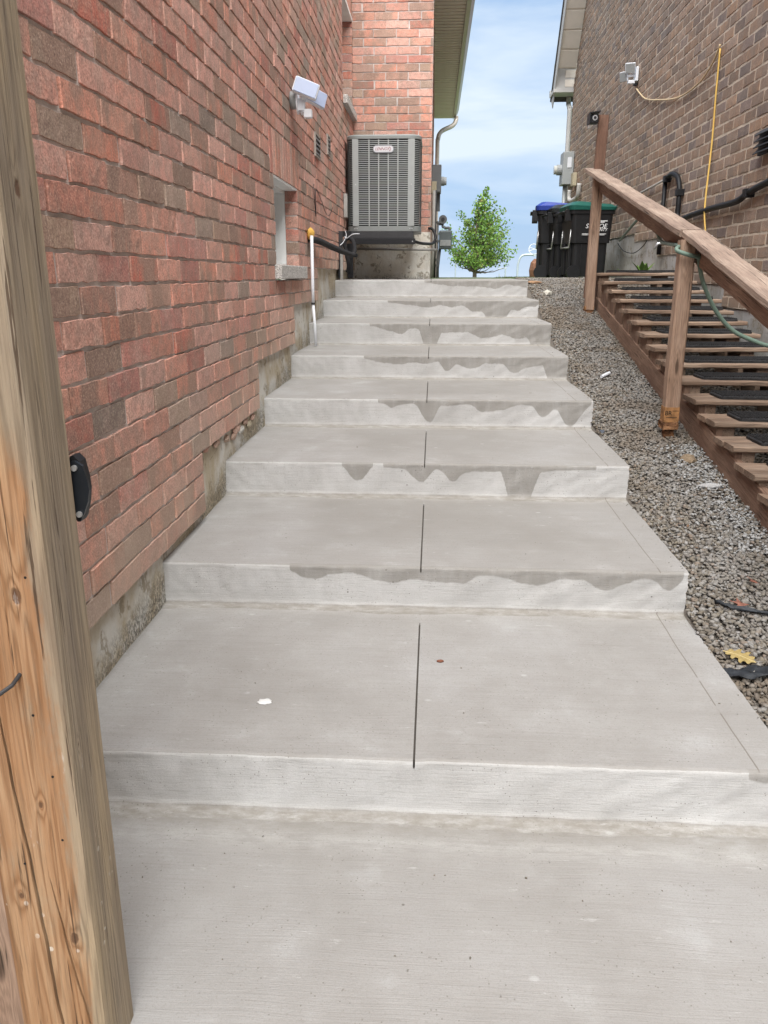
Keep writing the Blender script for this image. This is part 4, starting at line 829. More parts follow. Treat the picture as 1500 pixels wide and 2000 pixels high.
c1 = B().tube(smooth_path([(yx, 7.438, 3.168), (yx, 7.42, 2.8), (yx, 7.39, 2.453), (yx-.03, 7.30, 1.967), (yx-.03, 7.22, 1.76), (yx-.02, 7.22, 1.70)]), .0075, 6).build('yellow_cable', MYC, None, True); tag(c1, 'bright yellow cable hanging straight down the brown brick wall', 'cable')
c1 = B().tube([(XRW-.008, 7.22, 1.66), (XRW-.008, 7.22, 1.71)], .01, 8).tube([(XRW, 7.18, 1.685), (XRW-.055, 7.18, 1.685)], .033, 14).build('pipe_cap', MPW, None, True); tag(c1, 'white pipe cap on the brown brick wall at the end of the yellow cable', 'pipe cap')
cx = XRW-.04
cb = thing('black_conduit', 'thick black conduit snaking along the brown brick wall behind the railing', 'conduit')
B().tube(smooth_path([(cx, 4.8, 2.00), (cx, 5.7, 2.02), (cx, 6.12, 2.00), (cx, 6.40, 1.965), (cx, 6.62, 1.93), (cx, 7.15, 1.925), (cx, 7.68, 1.91), (cx, 8.03, 1.895), (cx, 8.12, 1.93), (cx, 8.13, 2.05), (cx, 8.16, 2.20), (cx, 8.25, 2.29), (cx, 8.42, 2.335), (cx, 8.58, 2.325), (cx, 8.66, 2.30)]), .024, 10).build('upper_conduit', MBL, cb, True)
B().tube([(cx, 8.66, 2.32), (cx, 8.66, 1.60)], .022, 10).build('drop_conduit', MBL, cb, True); B().tube([(cx, 8.60, 2.315), (cx, 9.84, 2.27), (cx, 11.8, 2.21)], .012, 8).build('thin_pipe', MPIPE, cb, True)
for y, z in ((6.38, 1.97), (8.14, 2.14), (8.62, 2.31)): B().cbox((cx-.03, y-.035, z-.03), (XRW, y+.035, z+.03), .004).build('clamp', MBL, cb)
rv = thing('wall_vent', 'dark louvred vent at the right edge of the brown brick wall', 'vent', (XRW, 6.12, 2.21)); B().box((-.03, -.12, 0), (-.011, .2, .02)).box((-.03, -.12, .02), (-.02, .2, .16)).build('frame', MBL2, rv)
for i in range(4): B().add([(-.065, -.12, .012+i*.04), (-.065, .2, .012+i*.04), (-.03, .2, .045+i*.04), (-.03, -.12, .045+i*.04), (-.06, -.12, .008+i*.04), (-.06, .2, .008+i*.04), (-.028, .2, .040+i*.04), (-.028, -.12, .040+i*.04)], [(0, 1, 2, 3), (7, 6, 5, 4), (0, 4, 5, 1), (1, 5, 6, 2), (2, 6, 7, 3), (3, 7, 4, 0)]).build('slat', MBL2, rv)
# thin wire, tap and green hose
t_ = B().tube(smooth_path([(XRW-.01, 10.75, 1.79), (XRW-.02, 10.37, 1.69), (XRW-.02, 9.84, 1.645), (XRW-.02, 9.44, 1.70), (XRW-.01, 9.3, 1.76)]), .005, 6).build('thin_cable', MBL, None, True); tag(t_, 'thin dark cable sagging across the grey foundation', 'cable')
tp = thing('garden_tap', 'metal garden tap on the foundation step behind the railing', 'tap', (XRW-.02, 8.45, 1.70))
B().tube([(0, 0, 0), (-.09, 0, 0), (-.12, 0, -.05)], .014, 8).build('spout', MCHR, tp, True); B().tube([(-.05, 0, .0), (-.05, 0, .05)], .008, 8).build('stem', MCHR, tp); B().tube([(-.05+.03*math.cos(a*.5236), .03*math.sin(a*.5236), .055) for a in range(13)], .007, 6).build('handle', MBL2, tp)
MHOSE = plain('green_hose_rubber', (.13, .19, .155), .5, 0, .15, 12, .05)
hz = thing('garden_hose', 'green-grey garden hose tied round the railing post and trailing over the wooden stairs', 'hose')
B().tube(smooth_path([(1.80, 8.3, 1.72), (1.60, 6.6, 1.86), (1.46, 5.96, 1.80), (1.43, 5.67, 1.72), (1.42, 5.48, 1.655), (1.42, 5.37, 1.60), (1.39, 5.1, 1.575), (1.32, 4.62, 1.545), (1.275, 4.50, 1.525), (1.285, 4.475, 1.51), (1.35, 4.47, 1.49), (1.41, 4.50, 1.485), (1.415, 4.60, 1.51)]), .011, 8).build('tied_run', MHOSE, hz, True)
B().tube(smooth_path([(1.39, 4.50, 1.50), (1.42, 4.5, 1.386), (1.455, 4.5, 1.307), (1.521, 4.5, 1.201), (1.614, 4.5, 1.107), (1.729, 4.5, 1.053), (1.83, 4.5, 1.022), (2.0, 4.5, 1.0), (2.25, 4.5, 1.02)]), .0115, 8).build('hanging_run', MHOSE, hz, True)
# small weeds behind the stairs
MLF = M('leaf_green', .6); MLF.color(MLF.ramp(MLF.rnd(), [(0, (.06, .13, .02)), (.5, (.11, .20, .04)), (1, (.17, .24, .06))])); MLF = MLF.m
def weed(x, y, z, n, h, label):
    b = B()
    for i in range(n):
        a = random.uniform(0, 6.28); l = h*random.uniform(.6, 1.1); w = l*.22; dx, dy = math.cos(a), math.sin(a); px_, py_ = -dy*w, dx*w
        b.add([(x, y, z), (x+dx*l*.4+px_, y+dy*l*.4+py_, z+l*.6), (x+dx*l*.8, y+dy*l*.8, z+l), (x+dx*l*.4-px_, y+dy*l*.4-py_, z+l*.6)], [(0, 1, 2, 3)])
    return tag(b.build('weed', MLF), label, 'weed')
weed(2.20, 8.9, 1.38, 9, .15, 'leafy green weed against the grey foundation above the top wooden tread'); weed(2.22, 10.0, 1.40, 6, .07, 'tiny green weed at the foot of the grey foundation beside the first post')

# ------------------------------------------------------------------ utilities on the bay side wall (left house)
MGB = plain('grey_box_paint', (.15, .155, .16), .5, .2, .06, 10, .03); MBEI = plain('beige_box', (.42, .37, .26), .6)
mb = thing('electric_meter', 'dark grey electric meter cabinet with round meter on the red brick house', 'meter')
B().cbox((XB, 11.75, 2.50), (.075, 12.05, 2.85), .006).build('cabinet', MGB, mb); B().tube([(.075, 11.88, 2.65), (.118, 11.88, 2.65)], .06, 18).build('meter_ring', MGP, mb); B().tube([(.118, 11.88, 2.65), (.148, 11.88, 2.65)], .052, 18).build('meter_glass', plain('meter_glass', (.45, .47, .48), .1), mb)
tag(B().cbox((XB, 11.6, 2.47), (.012, 11.74, 2.62), .004).build('beige_box', MBEI), 'small beige utility box below the grey meter cabinet on the left house', 'box')
gm = thing('gas_meter', 'grey gas meter with regulator and pipes at the far corner of the left house', 'gas meter')
B().cbox((.06, 11.9, 1.76), (.24, 12.1, 2.01), .02).build('meter_body', plain('gas_grey', (.12, .14, .145), .5, .2, .08, 10, .03), gm); B().cbox((.075, 11.885, 1.80), (.225, 11.9, 1.88), .004).build('meter_face', MGP, gm)
B().tube([(.11, 11.96, 2.16), (.11, 12.04, 2.16)], .058, 18).build('regulator', MGB, gm); B().tube([(.11, 11.95, 2.16), (.11, 11.96, 2.16)], .025, 12).build('regulator_cap', MBL2, gm)
B().tube(smooth_path([(.11, 12.0, 2.10), (.11, 12, 2.06), (.16, 12, 2.05), (.20, 12, 2.05), (.205, 12, 2.01)], 4), .016, 8).tube([(.04, 12, 2.10), (.11, 12, 2.10)], .018, 8).tube([(.08, 12, 1.80), (.05, 12, 1.5), (.05, 12, 1.35)], .018, 8).tube([(.04, 11.9, 2.10), (.04, 11.9, 1.35)], .014, 8).build('gas_pipe', MGB, gm, True)
for z in (1.52, 1.60, 1.85, 2.10): B().tube([(.04, 11.9, z), (.04, 11.9, z+.03)], .024, 8).build('pipe_fitting', MGB, gm)
tag(B().tube([(-.02, 11.2, 2.47), (-.02, 11.2, 1.75), (-.03, 11.2, 1.37)], .020, 8).build('service_conduit', MPIPE, None, True), 'grey service conduit standing on the landing by the bay corner', 'conduit')
tag(B().tube([(.005, 11.5, 2.50), (.005, 11.5, 1.37)], .014, 8).build('black_service_conduit', MBL2, None, True), 'dark conduit dropping from the meter cabinet to the landing', 'conduit')
tag(B().cbox((.015, 12.0, 2.27), (.065, 12.05, 2.52), .004).build('valve_box', MGB), 'narrow grey box just above the gas regulator on the left house', 'box')
# utilities at the far corner of the right house
rm = thing('electric_meter', 'pale grey electric meter cabinet on the far corner of the brown brick house', 'meter', (0, 0, 0))
MLG = plain('pale_grey_paint', (.34, .36, .36), .5, .2, .05, 10, .03)
B().cbox((2.13, 14.6, 2.88), (XRW-.012, 14.95, 3.39), .008).build('cabinet', MLG, rm); B().tube([(2.13, 14.75, 3.12), (2.05, 14.75, 3.12)], .085, 18).build('meter_ring', MGP, rm); B().tube([(2.05, 14.75, 3.12), (2.00, 14.75, 3.12)], .07, 18).build('meter_glass', plain('meter_glass_pale', (.5, .5, .46), .15), rm)
B().cbox((2.20, 14.592, 3.14), (2.27, 14.60, 3.30), .002).build('notice_label', MWP, rm); B().tube([(2.2, 14.75, 2.88), (2.2, 14.75, 2.30), (2.2, 14.75, 1.4)], .035, 10).build('riser_pipe', MLG, rm, True)
tag(B().cbox((2.24, 14.2, 2.82), (XRW-.012, 14.38, 3.02), .005).build('beige_box', MBEI), 'cream box beside the meter cabinet of the brown brick house', 'box')
tag(B().tube(smooth_path([(2.25, 14.5, 2.78), (2.25, 14.5, 2.64), (2.27, 14.35, 2.60), (2.27, 13.9, 2.60), (2.27, 13.75, 2.64), (2.27, 13.7, 2.80)], 5), .035, 10).build('vent_pipe', MRS, None, True), 'white U-shaped pipe below the cream box on the brown brick house', 'pipe')

# ------------------------------------------------------------------ wheeled bins
MBIN = plain('bin_black', (.012, .012, .013), .42, 0, .2, 14, .05); MGRN = plain('bin_green_lid', (.010, .085, .066), .4, 0, .08, 10, 0); MBLU = plain('bin_blue_lid', (.022, .045, .26), .4, 0, .08, 10, 0); MLBK = plain('bin_dark_lid', (.02, .022, .024), .4)
def wheelie(x, y, z, rz, s, lidmat, label):
    t = thing('wheelie_bin', label, 'bin', (x, y, z), rz, 'wheeled bins at the top of the gravel'); t.scale = (s, s, s)
    rg = [rrect(0, 0, .44, .46, .05, .04, 4), rrect(0, 0, .455, .475, .05, .45, 4), rrect(0, 0, .50, .52, .05, .455, 4), rrect(0, 0, .535, .545, .05, .80, 4), rrect(0, 0, .575, .57, .05, .805, 4), rrect(0, 0, .58, .575, .05, .85, 4)]
    B().loft(rg).build('body', MBIN, t)
    for yy in (-.16, -.08, .08, .16): B().cbox((-.262, yy-.012, .06), (-.225, yy+.012, .47), .006).build('rib', MBIN, t)
    for yy in (-.12, .06): B().cbox((yy-.008, -.252, .06), (yy+.008, -.228, .44), .004).build('rib', MBIN, t)
    B().loft([rrect(.0, 0, .60, .60, .06, .852, 4), [(p_[0], p_[1], p_[2]+(.02 if p_[0] < 0 else .0)) for p_ in rrect(0, 0, .62, .61, .06, .885, 4)], [(p_[0], p_[1], p_[2]+(.03 if p_[0] < 0 else 0)) for p_ in rrect(.01, 0, .50, .50, .08, .925, 4)]]).build('lid', lidmat, t)
    hd = B().tube([(-.36, -.20, .83), (-.36, .20, .83)], .014, 10).tube([(-.28, -.2, .84), (-.36, -.2, .83)], .012, 8).tube([(-.28, .2, .84), (-.36, .2, .83)], .012, 8).build('handle', MBIN, t, True)
    B().cbox((-.345, -.23, .72), (-.27, -.19, .86), .006).cbox((-.345, .19, .72), (-.27, .23, .86), .006).build('hinge', MBIN, t)
    for yy in (-.225, .225):
        B().tube([(-.20, yy-.025, .09), (-.20, yy+.025, .09)], .09, 18).build('wheel', MBL, t); 
    B().tube([(-.27, -.2, .40), (-.27, .2, .40)], .010, 8).tube([(-.27, -.2, .40), (-.255, -.2, .62)], .008, 8).tube([(-.27, .2, .40), (-.255, .2, .62)], .008, 8).build('lift_bar', MCHR, t, True); return t
b1 = wheelie(1.64, 11.35, 1.350, R(-6), 1.01, MBLU, 'black wheeled bin with blue lid, leftmost of the bins')
b2 = wheelie(1.74, 11.05, 1.348, R(4), .95, MLBK, 'black wheeled bin with dark lid wedged between the blue and green lids')
b3 = wheelie(1.84, 10.38, 1.348, R(6), .93, MGRN, 'black wheeled bin with green lid nearest the brick wall, white county lettering')
MTX = plain('white_print', (.75, .75, .75), .6)
T0 = Matrix.Translation((.045, -.2735, .655)) @ Matrix.Rotation(R(90+3), 4, 'X')
text_mesh('SIMCOE', .078, 'lettering', MTX, b3, T0, .0012, .25); text_mesh('COUNTY', .050, 'lettering', MTX, b3, Matrix.Translation((.085, -.2725, .612)) @ Matrix.Rotation(R(93), 4, 'X'), .0012, .25)
for (x0, x1, z0, z1) in ((.0, .15, .700, .710), (.03, .19, .715, .724), (-.13, .18, .560, .566), (-.13, .16, .548, .553)):
    B().box((x0, -.278, z0), (x1, -.2705, z1)).build('print_bar', MTX, b3)

# ------------------------------------------------------------------ litter on the gravel
def leaf(name, x, y, L_, rz, pts, mat, label, tilt=(0, 0)):
    V = []; n = len(pts)
    for a, b_ in pts: V.append((a*L_, b_*L_*1.3, .010*math.sin(a*5)*L_*3+.012*abs(b_)*L_*6))
    V.append((L_*.5, 0, .004)); c_ = n
    F = [(c_, i, (i+1) % n) for i in range(n)]; o = mesh(name, V, F, mat, None, False); o.location = (x, y, gz(y)+.016); o.rotation_euler = (tilt[0]+R(6), tilt[1], rz)
    md = o.modifiers.new('s', 'SOLIDIFY'); md.thickness = .0006; return tag(o, label, 'leaf')
half = [(0, .02), (.10, .03), (.14, .13), (.20, .15), (.23, .08), (.30, .10), (.36, .24), (.44, .27), (.46, .14), (.54, .13), (.62, .27), (.70, .30), (.70, .16), (.78, .12), (.86, .20), (.90, .16), (.90, .07), (1.0, .02)]
oak = half+[(1.02, 0)]+[(a, -b_) for a, b_ in half[::-1]]
m = M('yellow_leaf', .6); v = m.obj(); s = m.sep(v); c = m.ramp(m.noise(v, 60, 4), [(.3, (.27, .195, .07)), (.7, (.36, .28, .12))]); c = m.mix(m.step(m.math('ABSOLUTE', s[1]), .0, .0014, .8, 0), c, (.72, .62, .36)); m.color(c); MYL = m.m
leaf('oak_leaf', .995, 2.50, .108, R(-42), oak, MYL, 'yellow lobed oak leaf lying on the gravel beside the lowest tread')
star = []
for k in range(10): a = 2*math.pi*k/10; r_ = (.5 if k % 2 == 0 else .2)*(1 if k != 5 else .6); star.append((.5+r_*math.cos(a), r_*math.sin(a)))
MRL = plain('russet_leaf', (.20, .085, .06), .7, 0, .3, 50, .2)
leaf('maple_leaf', 1.115, 2.79, .075, R(10), star, MRL, 'russet maple leaf on the gravel above the yellow oak leaf'); leaf('maple_leaf', 1.255, 2.93, .07, R(70), star, MRL, 'curled reddish leaf at the right edge of the gravel', (R(20), 0))
MFAB = plain('landscape_fabric', (.022, .025, .030), .6, 0, .5, 25, .5)
def strip(name, pts, w, mat, label, cat, seed=0, lift=.022):
    rs = random.Random(seed); pts = smooth_path(pts, 6); V = []; n = 5
    for i, p_ in enumerate(pts):
        for j in range(n): V.append((p_.x+rs.uniform(-.003, .003), p_.y+(j/(n-1)-.5)*w+rs.uniform(-.003, .003), gz(p_.y)+lift+.008*math.sin(j*2.1+i*.7)+rs.uniform(0, .003)))
    o = mesh(name, V, [(i*n+j, (i+1)*n+j, (i+1)*n+j+1, i*n+j+1) for i in range(len(pts)-1) for j in range(n-1)], mat, None, True); md = o.modifiers.new('s', 'SOLIDIFY'); md.thickness = .002; return tag(o, label, cat)
strip('fabric_strip', [(.962, 2.37, 0), (1.03, 2.375, 0), (1.12, 2.385, 0), (1.25, 2.36, 0), (1.4, 2.38, 0)], .062, MFAB, 'wide black landscape fabric strip poking out beside the lowest tread', 'fabric', 1)
strip('fabric_scrap', [(1.06, 2.80, 0), (1.12, 2.765, 0), (1.25, 2.72, 0), (1.4, 2.70, 0)], .018, MFAB, 'thin black fabric scrap beside the russet maple leaf', 'fabric', 2)
tag(B().tube([(1.165, 5.60, gz(5.6)+.022), (1.235, 5.68, gz(5.68)+.024)], .011, 8).build('white_tube', MPW), 'small white plastic tube lying halfway up the gravel', 'tube')
def rock(name, x, y, z, rx, ry, rz_s, mat, label, cat='stone', seed=0, det=2):
    rs = random.Random(seed); bm = bmesh.new(); bmesh.ops.create_icosphere(bm, subdivisions=det, radius=1)
    for v in bm.verts: v.co = Vector((x+v.co.x*rx*rs.uniform(.8, 1.15), y+v.co.y*ry*rs.uniform(.8, 1.15), z+v.co.z*rz_s*rs.uniform(.8, 1.15)))
    me = bpy.data.meshes.new(name); bm.to_mesh(me); bm.free(); return tag(link(name, me, mat), label, cat)
rock('pale_stone', 1.10, 8.10, gz(8.1)+.02, .055, .06, .035, plain('pale_stone', (.42, .40, .35), .9, 0, .15, 30, .6), 'pale flat stone on the gravel near the upper steps', seed=3, det=1)
rock('concrete_lump', 1.37, 3.86, gz(3.86)+.012, .06, .03, .014, plain('lump', (.40, .40, .40), .95, 0, .1, 60, .8), 'broken white concrete splash on the gravel near the stringer', seed=5)
rock('earth_clod', 1.36, 4.20, gz(4.2)+.005, .045, .055, .03, plain('clod', (.22, .165, .11), .95, 0, .3, 60, .8), 'brown earth clod on the gravel below the second post', 'clod', seed=9)
rock('dark_scrap', .985, 4.60, gz(4.6)+.006, .018, .035, .014, plain('scrap', (.05, .06, .08), .6), 'small dark scrap beside the edge of the third tread', 'scrap', seed=4, det=1)
rock('landscape_boulder', 1.52, 12.3, 1.47, .14, .15, .20, plain('boulder', (.33, .17, .11), .9, 0, .25, 12, .8), 'rust-coloured boulder behind the blue-lidded bin', 'boulder', 8)
rock('rust_chunk', 1.05, 8.75, 1.325, .09, .05, .02, plain('rusty_bit', (.28, .17, .10), .9, 0, .3, 40, .6), 'flat rusty-brown stone at the top of the gravel beside the steps', seed=12)
n = 1300; pm = plain('pale_grit', (.33, .33, .325), .95)
fx = rng.normal(1.40, .09, n); fy = rng.uniform(3.2, 4.4, n); stones('pale_chippings', fx, fy, rng.uniform(.004, .011, n), pm, 'dusty white stone chippings scattered below the stringer', .008)

# ------------------------------------------------------------------ gate post, foreground left
PX0, PX1, PY0, PY1 = -.712, -.562, 1.06, 1.182
m = M('gate_post_wood', .8); o = m.obj(); s = m.sep(o)
knots = [(.150, -.006, 1.50, .020), (.10, -.061, .93, .020), (.118, -.061, .30, .017), (.035, -.061, .385, .010), (.150, -.03, 0.66, .006), (.092, -.061, .565, .008)]
g = m.noise(m.map(o, (15, 15, .55)), 1.3, 3, .5, .2); tot = None
for kx, ky, kz, kr in knots:
    d = m.n('ShaderNodeVectorMath', operation='SUBTRACT'); m.l(o, d.inputs[0]); d.inputs[1].default_value = (kx, ky, kz)
    sc_ = m.n('ShaderNodeVectorMath', operation='MULTIPLY'); m.l(d.outputs[0], sc_.inputs[0]); sc_.inputs[1].default_value = (1, 1, .55)
    ln = m.n('ShaderNodeVectorMath', operation='LENGTH'); m.l(sc_.outputs[0], ln.inputs[0]); dn = m.math('DIVIDE', ln.outputs['Value'], kr)
    e = m.math('POWER', 2.718, m.math('MULTIPLY', dn, -1.0)); w = m.math('MULTIPLY', e, .24); core = m.step(m.math('ADD', dn, m.math('MULTIPLY', m.noise(o, 90, 3), .5)), .50, .72, 1, 0)
    tot = (w, core) if tot is None else (m.math('ADD', tot[0], w), m.math('MAXIMUM', tot[1], core))
g2 = m.math('ADD', g, tot[0]); ring = m.math('MULTIPLY_ADD', m.math('SINE', m.math('MULTIPLY', g2, 62.)), .5, .5); ring = m.math('POWER', ring, 2.2)
fib = m.noise(m.map(o, (210, 210, 4)), 1.0, 5, .8); wide = m.noise(m.map(o, (16, 16, 1.3)), 1.1, 4, .6); bl_ = m.noise(m.map(o, (9, 9, 2.6)), 1.5, 5, .65)
grey = m.ramp(wide, [(.3, (.255, .21, .165)), (.5, (.355, .285, .20)), (.7, (.43, .335, .215))]); orange = m.ramp(wide, [(.3, (.30, .155, .075)), (.5, (.40, .225, .115)), (.7, (.48, .31, .18))])
front = m.step(s[1], -.058, -.050, 1, 0); lowf = m.step(m.math('ADD', s[2], m.math('MULTIPLY', bl_, .25)), 1.22, 1.33, 1, 0); edge = m.step(m.math('ADD', s[0], m.math('MULTIPLY', m.noise(m.map(o, (30, 30, 5)), 2, 5, .7), .055)), .150, .168, 1, .10)
of = m.math('MULTIPLY', m.math('MULTIPLY', front, lowf), m.math('MULTIPLY', edge, m.step(bl_, .28, .45, .35, 1)))
c = m.mix(of, grey, orange); c = m.mix(m.math('MULTIPLY', ring, m.math('MULTIPLY_ADD', front, .16, .36)), c, m.mix(of, (.15, .115, .08), (.19, .075, .022)))
c = m.mix(m.step(fib, .3, .55, .5, 0), c, (.12, .085, .055)); c = m.mix(m.step(fib, .55, .75, 0, .30), c, (.56, .47, .36))
c = m.mix(m.math('MULTIPLY', tot[1], .85), c, (.11, .055, .03))
sm = m.noise(m.map(o, (14, 14, 3.5), (3, 3, 3)), 2.2, 5, .7); c = m.mix(m.step(sm, .66, .74, 0, .5), c, (.62, .59, .55))
dots = m.voro(m.map(o, (1, 1, .8)), 34, 'F1'); c = m.mix(m.math('MULTIPLY', m.math('MULTIPLY', m.step(dots, .12, .16, .8, 0), m.step(m.noise(o, 9, 3), .50, .58)), m.step(s[2], .35, .55, 1, 0)), c, (.68, .62, .54))
m.color(c); c2_ = m.noise(m.map(o, (90, 90, 2.2), (5, 5, 5)), 1.2, 4, .65); c = m.mix(m.step(c2_, .64, .68, 0, .8), c, (.06, .035, .02)); m.color(c); m.bump(m.math('SUBTRACT', m.math('ADD', m.math('MULTIPLY', fib, .9), m.math('MULTIPLY', ring, -.3)), m.math('ADD', m.math('MULTIPLY', tot[1], .6), m.step(c2_, .64, .68))), .7, .004); MGP_ = m.m
gp = thing('gate_post', 'thick weathered timber gate post with knots and orange bare wood, close on the left', 'post', (PX0, (PY0+PY1)/2, 0))
def post_shape(w, d, h, n=90, crack=()):
    """square post; cracks are real grooves in its front face: (height0, height1, u at h0, u at h1, width, depth)"""
    us = sorted({0., .006, w-.006, w, *[round(x, 4) for x in np.linspace(.012, w-.012, 16)]}); V = []; F = []
    rings = []
    for i in range(n+1):
        z = h*i/n; row = []
        cu = {}
        uu = list(us); dd_ = [0.]*len(uu)
        pts = []
        for (h0, h1, u0, u1, cw, cdp) in crack:
            if h0 <= z <= h1: t = (z-h0)/(h1-h0); uc = u0+(u1-u0)*t+.0022*nz(z, 14, u0*100); k = math.sin(math.pi*min(1, max(0, t)))**.45; pts.append((uc, cw*k, cdp*k))
            else: t = 0 if z < h0 else 1; pts.append((u0+(u1-u0)*t, .0004, 0))
        fr = []
        for u in us: fr.append((u, 0.))
        for uc, cw, cdp in pts: fr += [(uc-cw, 0.0), (uc-cw*.5, cdp*.8), (uc, cdp), (uc+cw*.5, cdp*.8), (uc+cw, 0.)]
        c1_, c2_ = pts; fr = [((c1_[0]-c1_[1])*q/7, 0.) for q in range(8)][:-1]+[(c1_[0]-c1_[1], 0), (c1_[0]-c1_[1]*.5, c1_[2]*.8), (c1_[0], c1_[2]), (c1_[0]+c1_[1]*.5, c1_[2]*.8), (c1_[0]+c1_[1], 0)]
        a_, b_ = c1_[0]+c1_[1], c2_[0]-c2_[1]; fr += [(a_+(b_-a_)*q/6, 0.) for q in range(1, 6)]+[(c2_[0]-c2_[1], 0), (c2_[0]-c2_[1]*.5, c2_[2]*.8), (c2_[0], c2_[2]), (c2_[0]+c2_[1]*.5, c2_[2]*.8), (c2_[0]+c2_[1], 0)]
        a_ = c2_[0]+c2_[1]; fr += [(a_+(w-a_)*q/6, 0.) for q in range(1, 7)]
        for u, d_ in fr:
            rr = .004 if u <= 0.0001 or u >= w-.0001 else 0
            row.append((u, -d/2+d_+rr+.0006*nz(u*20+z*3, 3, 1), z))
        for u, y in ((w+.0015, -d/2+.012), (w+.001+.001*nz(z, 5, 3), 0), (w, d/2-.006), (w-.006, d/2), (.006, d/2), (0, d/2-.006), (0, 0)): row.append((u, y, z))
        rings.append(row)
    b = B().loft(rings); return b
g_ = post_shape(PX1-PX0, PY1-PY0, 2.6, 170, [(-.1, .80, .085, .042, .0032, .018), (.02, .43, .135, .088, .0022, .012)])
g_.build('timber', MGP_, gp)
# nail, nail holes
B().tube([(.088, -.060, .800), (.088, -.085, .795), (.066, -.115, .783)], .0033, 8).build('bent_nail', MBL2, gp)
for (u, z) in ((.072, 1.01), (.10, .73), (.118, .62), (.118, .96), (.05, .45), (.12, .50)): B().tube([(u, -.0595, z), (u, -.0615, z)], .0022, 8).build('nail_hole', MBL, gp)
# adjoining fence board and the gate latch
fb = board('fence_board', (-.80, 1.13, 0.0), (-.80, 1.13, 2.6), .14, .038, MAT_WOODP, None, upv=(0, -1, 0)); tag(fb, 'upright timber board partly visible left of the gate post', 'board')
MLT = plain('black_latch_metal', (.022, .026, .032), .38, .5, .15, 20, .05)
lt = thing('gate_latch', 'black metal gate latch plate with two bolts on the edge of the gate post', 'latch', (-.562, 1.188, 1.062))
outl = [(x_*.62, z_*.74) for x_, z_ in [(-.012, .052), (-.006, .060), (.004, .061), (.022, .050), (.031, .018), (.033, -.004), (.026, -.030), (.012, -.058), (.004, -.066), (-.006, -.066), (-.012, -.060)]]
B().loft([[(x, 0, z) for x, z in outl], [(x, .006, z) for x, z in outl]]).build('plate', MLT, lt); B().loft([[(x*.8-.004, .006, z*1.16) for x, z in outl], [(x*.8-.004, .030, z*1.16) for x, z in outl]]).build('keeper', MBL, lt)
for zz in (.034, -.042): B().tube([(.001, 0, zz), (.001, -.004, zz)], .0048, 14).build('bolt', MCHR, lt); 

# ------------------------------------------------------------------ beyond: tree, lamp posts, basketball hoop
MT = plain('tree_bark', (.13, .10, .075), .9, 0, .2, 20, .5)
m = M('maple_foliage', .55); r = m.n('ShaderNodeNewGeometry').outputs['Random Per Island']; c = m.ramp(r, [(0, (.045, .10, .015)), (.3, (.085, .18, .03)), (.6, (.14, .26, .045)), (.85, (.20, .32, .065)), (1, (.22, .20, .06))])
c = m.mix(m.step(m.noise(m.pos(), 1.4, 3), .4, .62), c, m.mix(.5, c, (.16, .24, .04))); m.color(c)
m.b.inputs['Transmission Weight'].default_value = 0; tr = m.n('ShaderNodeBsdfTranslucent'); m.l(c, tr.inputs[0]); ms = m.n('ShaderNodeMixShader'); ms.inputs[0].default_value = .35
m.l(m.b.outputs[0], ms.inputs[1]); m.l(tr.outputs[0], ms.inputs[2]); m.l(ms.outputs[0], m.t.nodes['Material Output'].inputs['Surface']); MFO = m.m
tx, ty = 1.63, 34.; tz = .4
tree = thing('maple_tree', 'young green maple tree standing alone on the lawn beyond the steps', 'tree', (tx, ty, tz))
rs = np.random.default_rng(5); HB = 4.4-.03    # crown top above base
tb = B().tube([(0, 0, -.2), (.02, 0, 1.0), (0, .02, 2.0), (.03, 0, 2.8), (.06, 0, 3.3)], [.10, .085, .06, .04, .02], 10)
lv = []; 
def cen(h): return float(np.interp(h, [.9, 1.6, 2.5, 3.4, 4.4], [.0, .10, .34, .34, .42]))
def outline(h):   # crown half-width against height above base
    return float(np.interp(h, [.95, 1.15, 1.5, 1.9, 2.3, 2.7, 3.15, 3.6, 3.9, 4.1, 4.4], [.5, 1.1, 1.5, 1.5, 1.60, 1.60, 1.30, .78, .34, .20, .04]))
tips = []
for i in range(52):
    h = 1.34+2.75*(i/51)**1.1+rs.uniform(-.08, .08); a = i*2.39996+rs.uniform(-.3, .3); w_ = outline(h)*rs.choice([rs.uniform(.45, .75), rs.uniform(.9, 1.15)])
    tips.append((Vector((cen(h)+math.cos(a)*w_, math.sin(a)*w_, h)), max(1.12+.1*(i%3), h-w_*rs.uniform(.45, .85)-.1)))
for i in range(34):
    h = 1.2+2.3*rs.uniform(0, 1); a = rs.uniform(0, 6.283); w_ = outline(h)*rs.uniform(.35, .62)
    tips.append((Vector((cen(h)+math.cos(a)*w_, math.sin(a)*w_, h)), max(1.2, h-w_-.1)))
for tip, h0 in tips:
    p0 = Vector((.02+.01*h0, 0, h0)); p2 = tip; p1 = p0.lerp(p2, .55)+Vector((0, 0, -.10)); tb.tube([p0, p1, p2], [.028, .018, .005], 5, False)
    Lb = (p2-p0).length; n_ = int(62*Lb+30)
    for j in range(n_):
        t = rs.uniform(.30, 1.03); q = p0.lerp(p1, t*2) if t < .5 else p1.lerp(p2, t*2-1); sp = (.055+.13*(1-abs(t-.62)*1.6)*min(1, Lb/1.2)); lv.append(q+Vector(rs.normal(0, 1, 3))*max(.04, sp*.9))
for i in range(90): t = rs.uniform(0, 1); lv.append(Vector((.20+.22*t, 0, 3.75+.62*t))+Vector(rs.normal(0, 1, 3))*(.09*(1-t)+.035))
tb.tube([(.06, 0, 3.3), (.25, 0, 3.9), (.42, 0, 4.35)], [.02, .012, .004], 5)
tb.build('trunk', MT, tree, True)
V = []; F = []
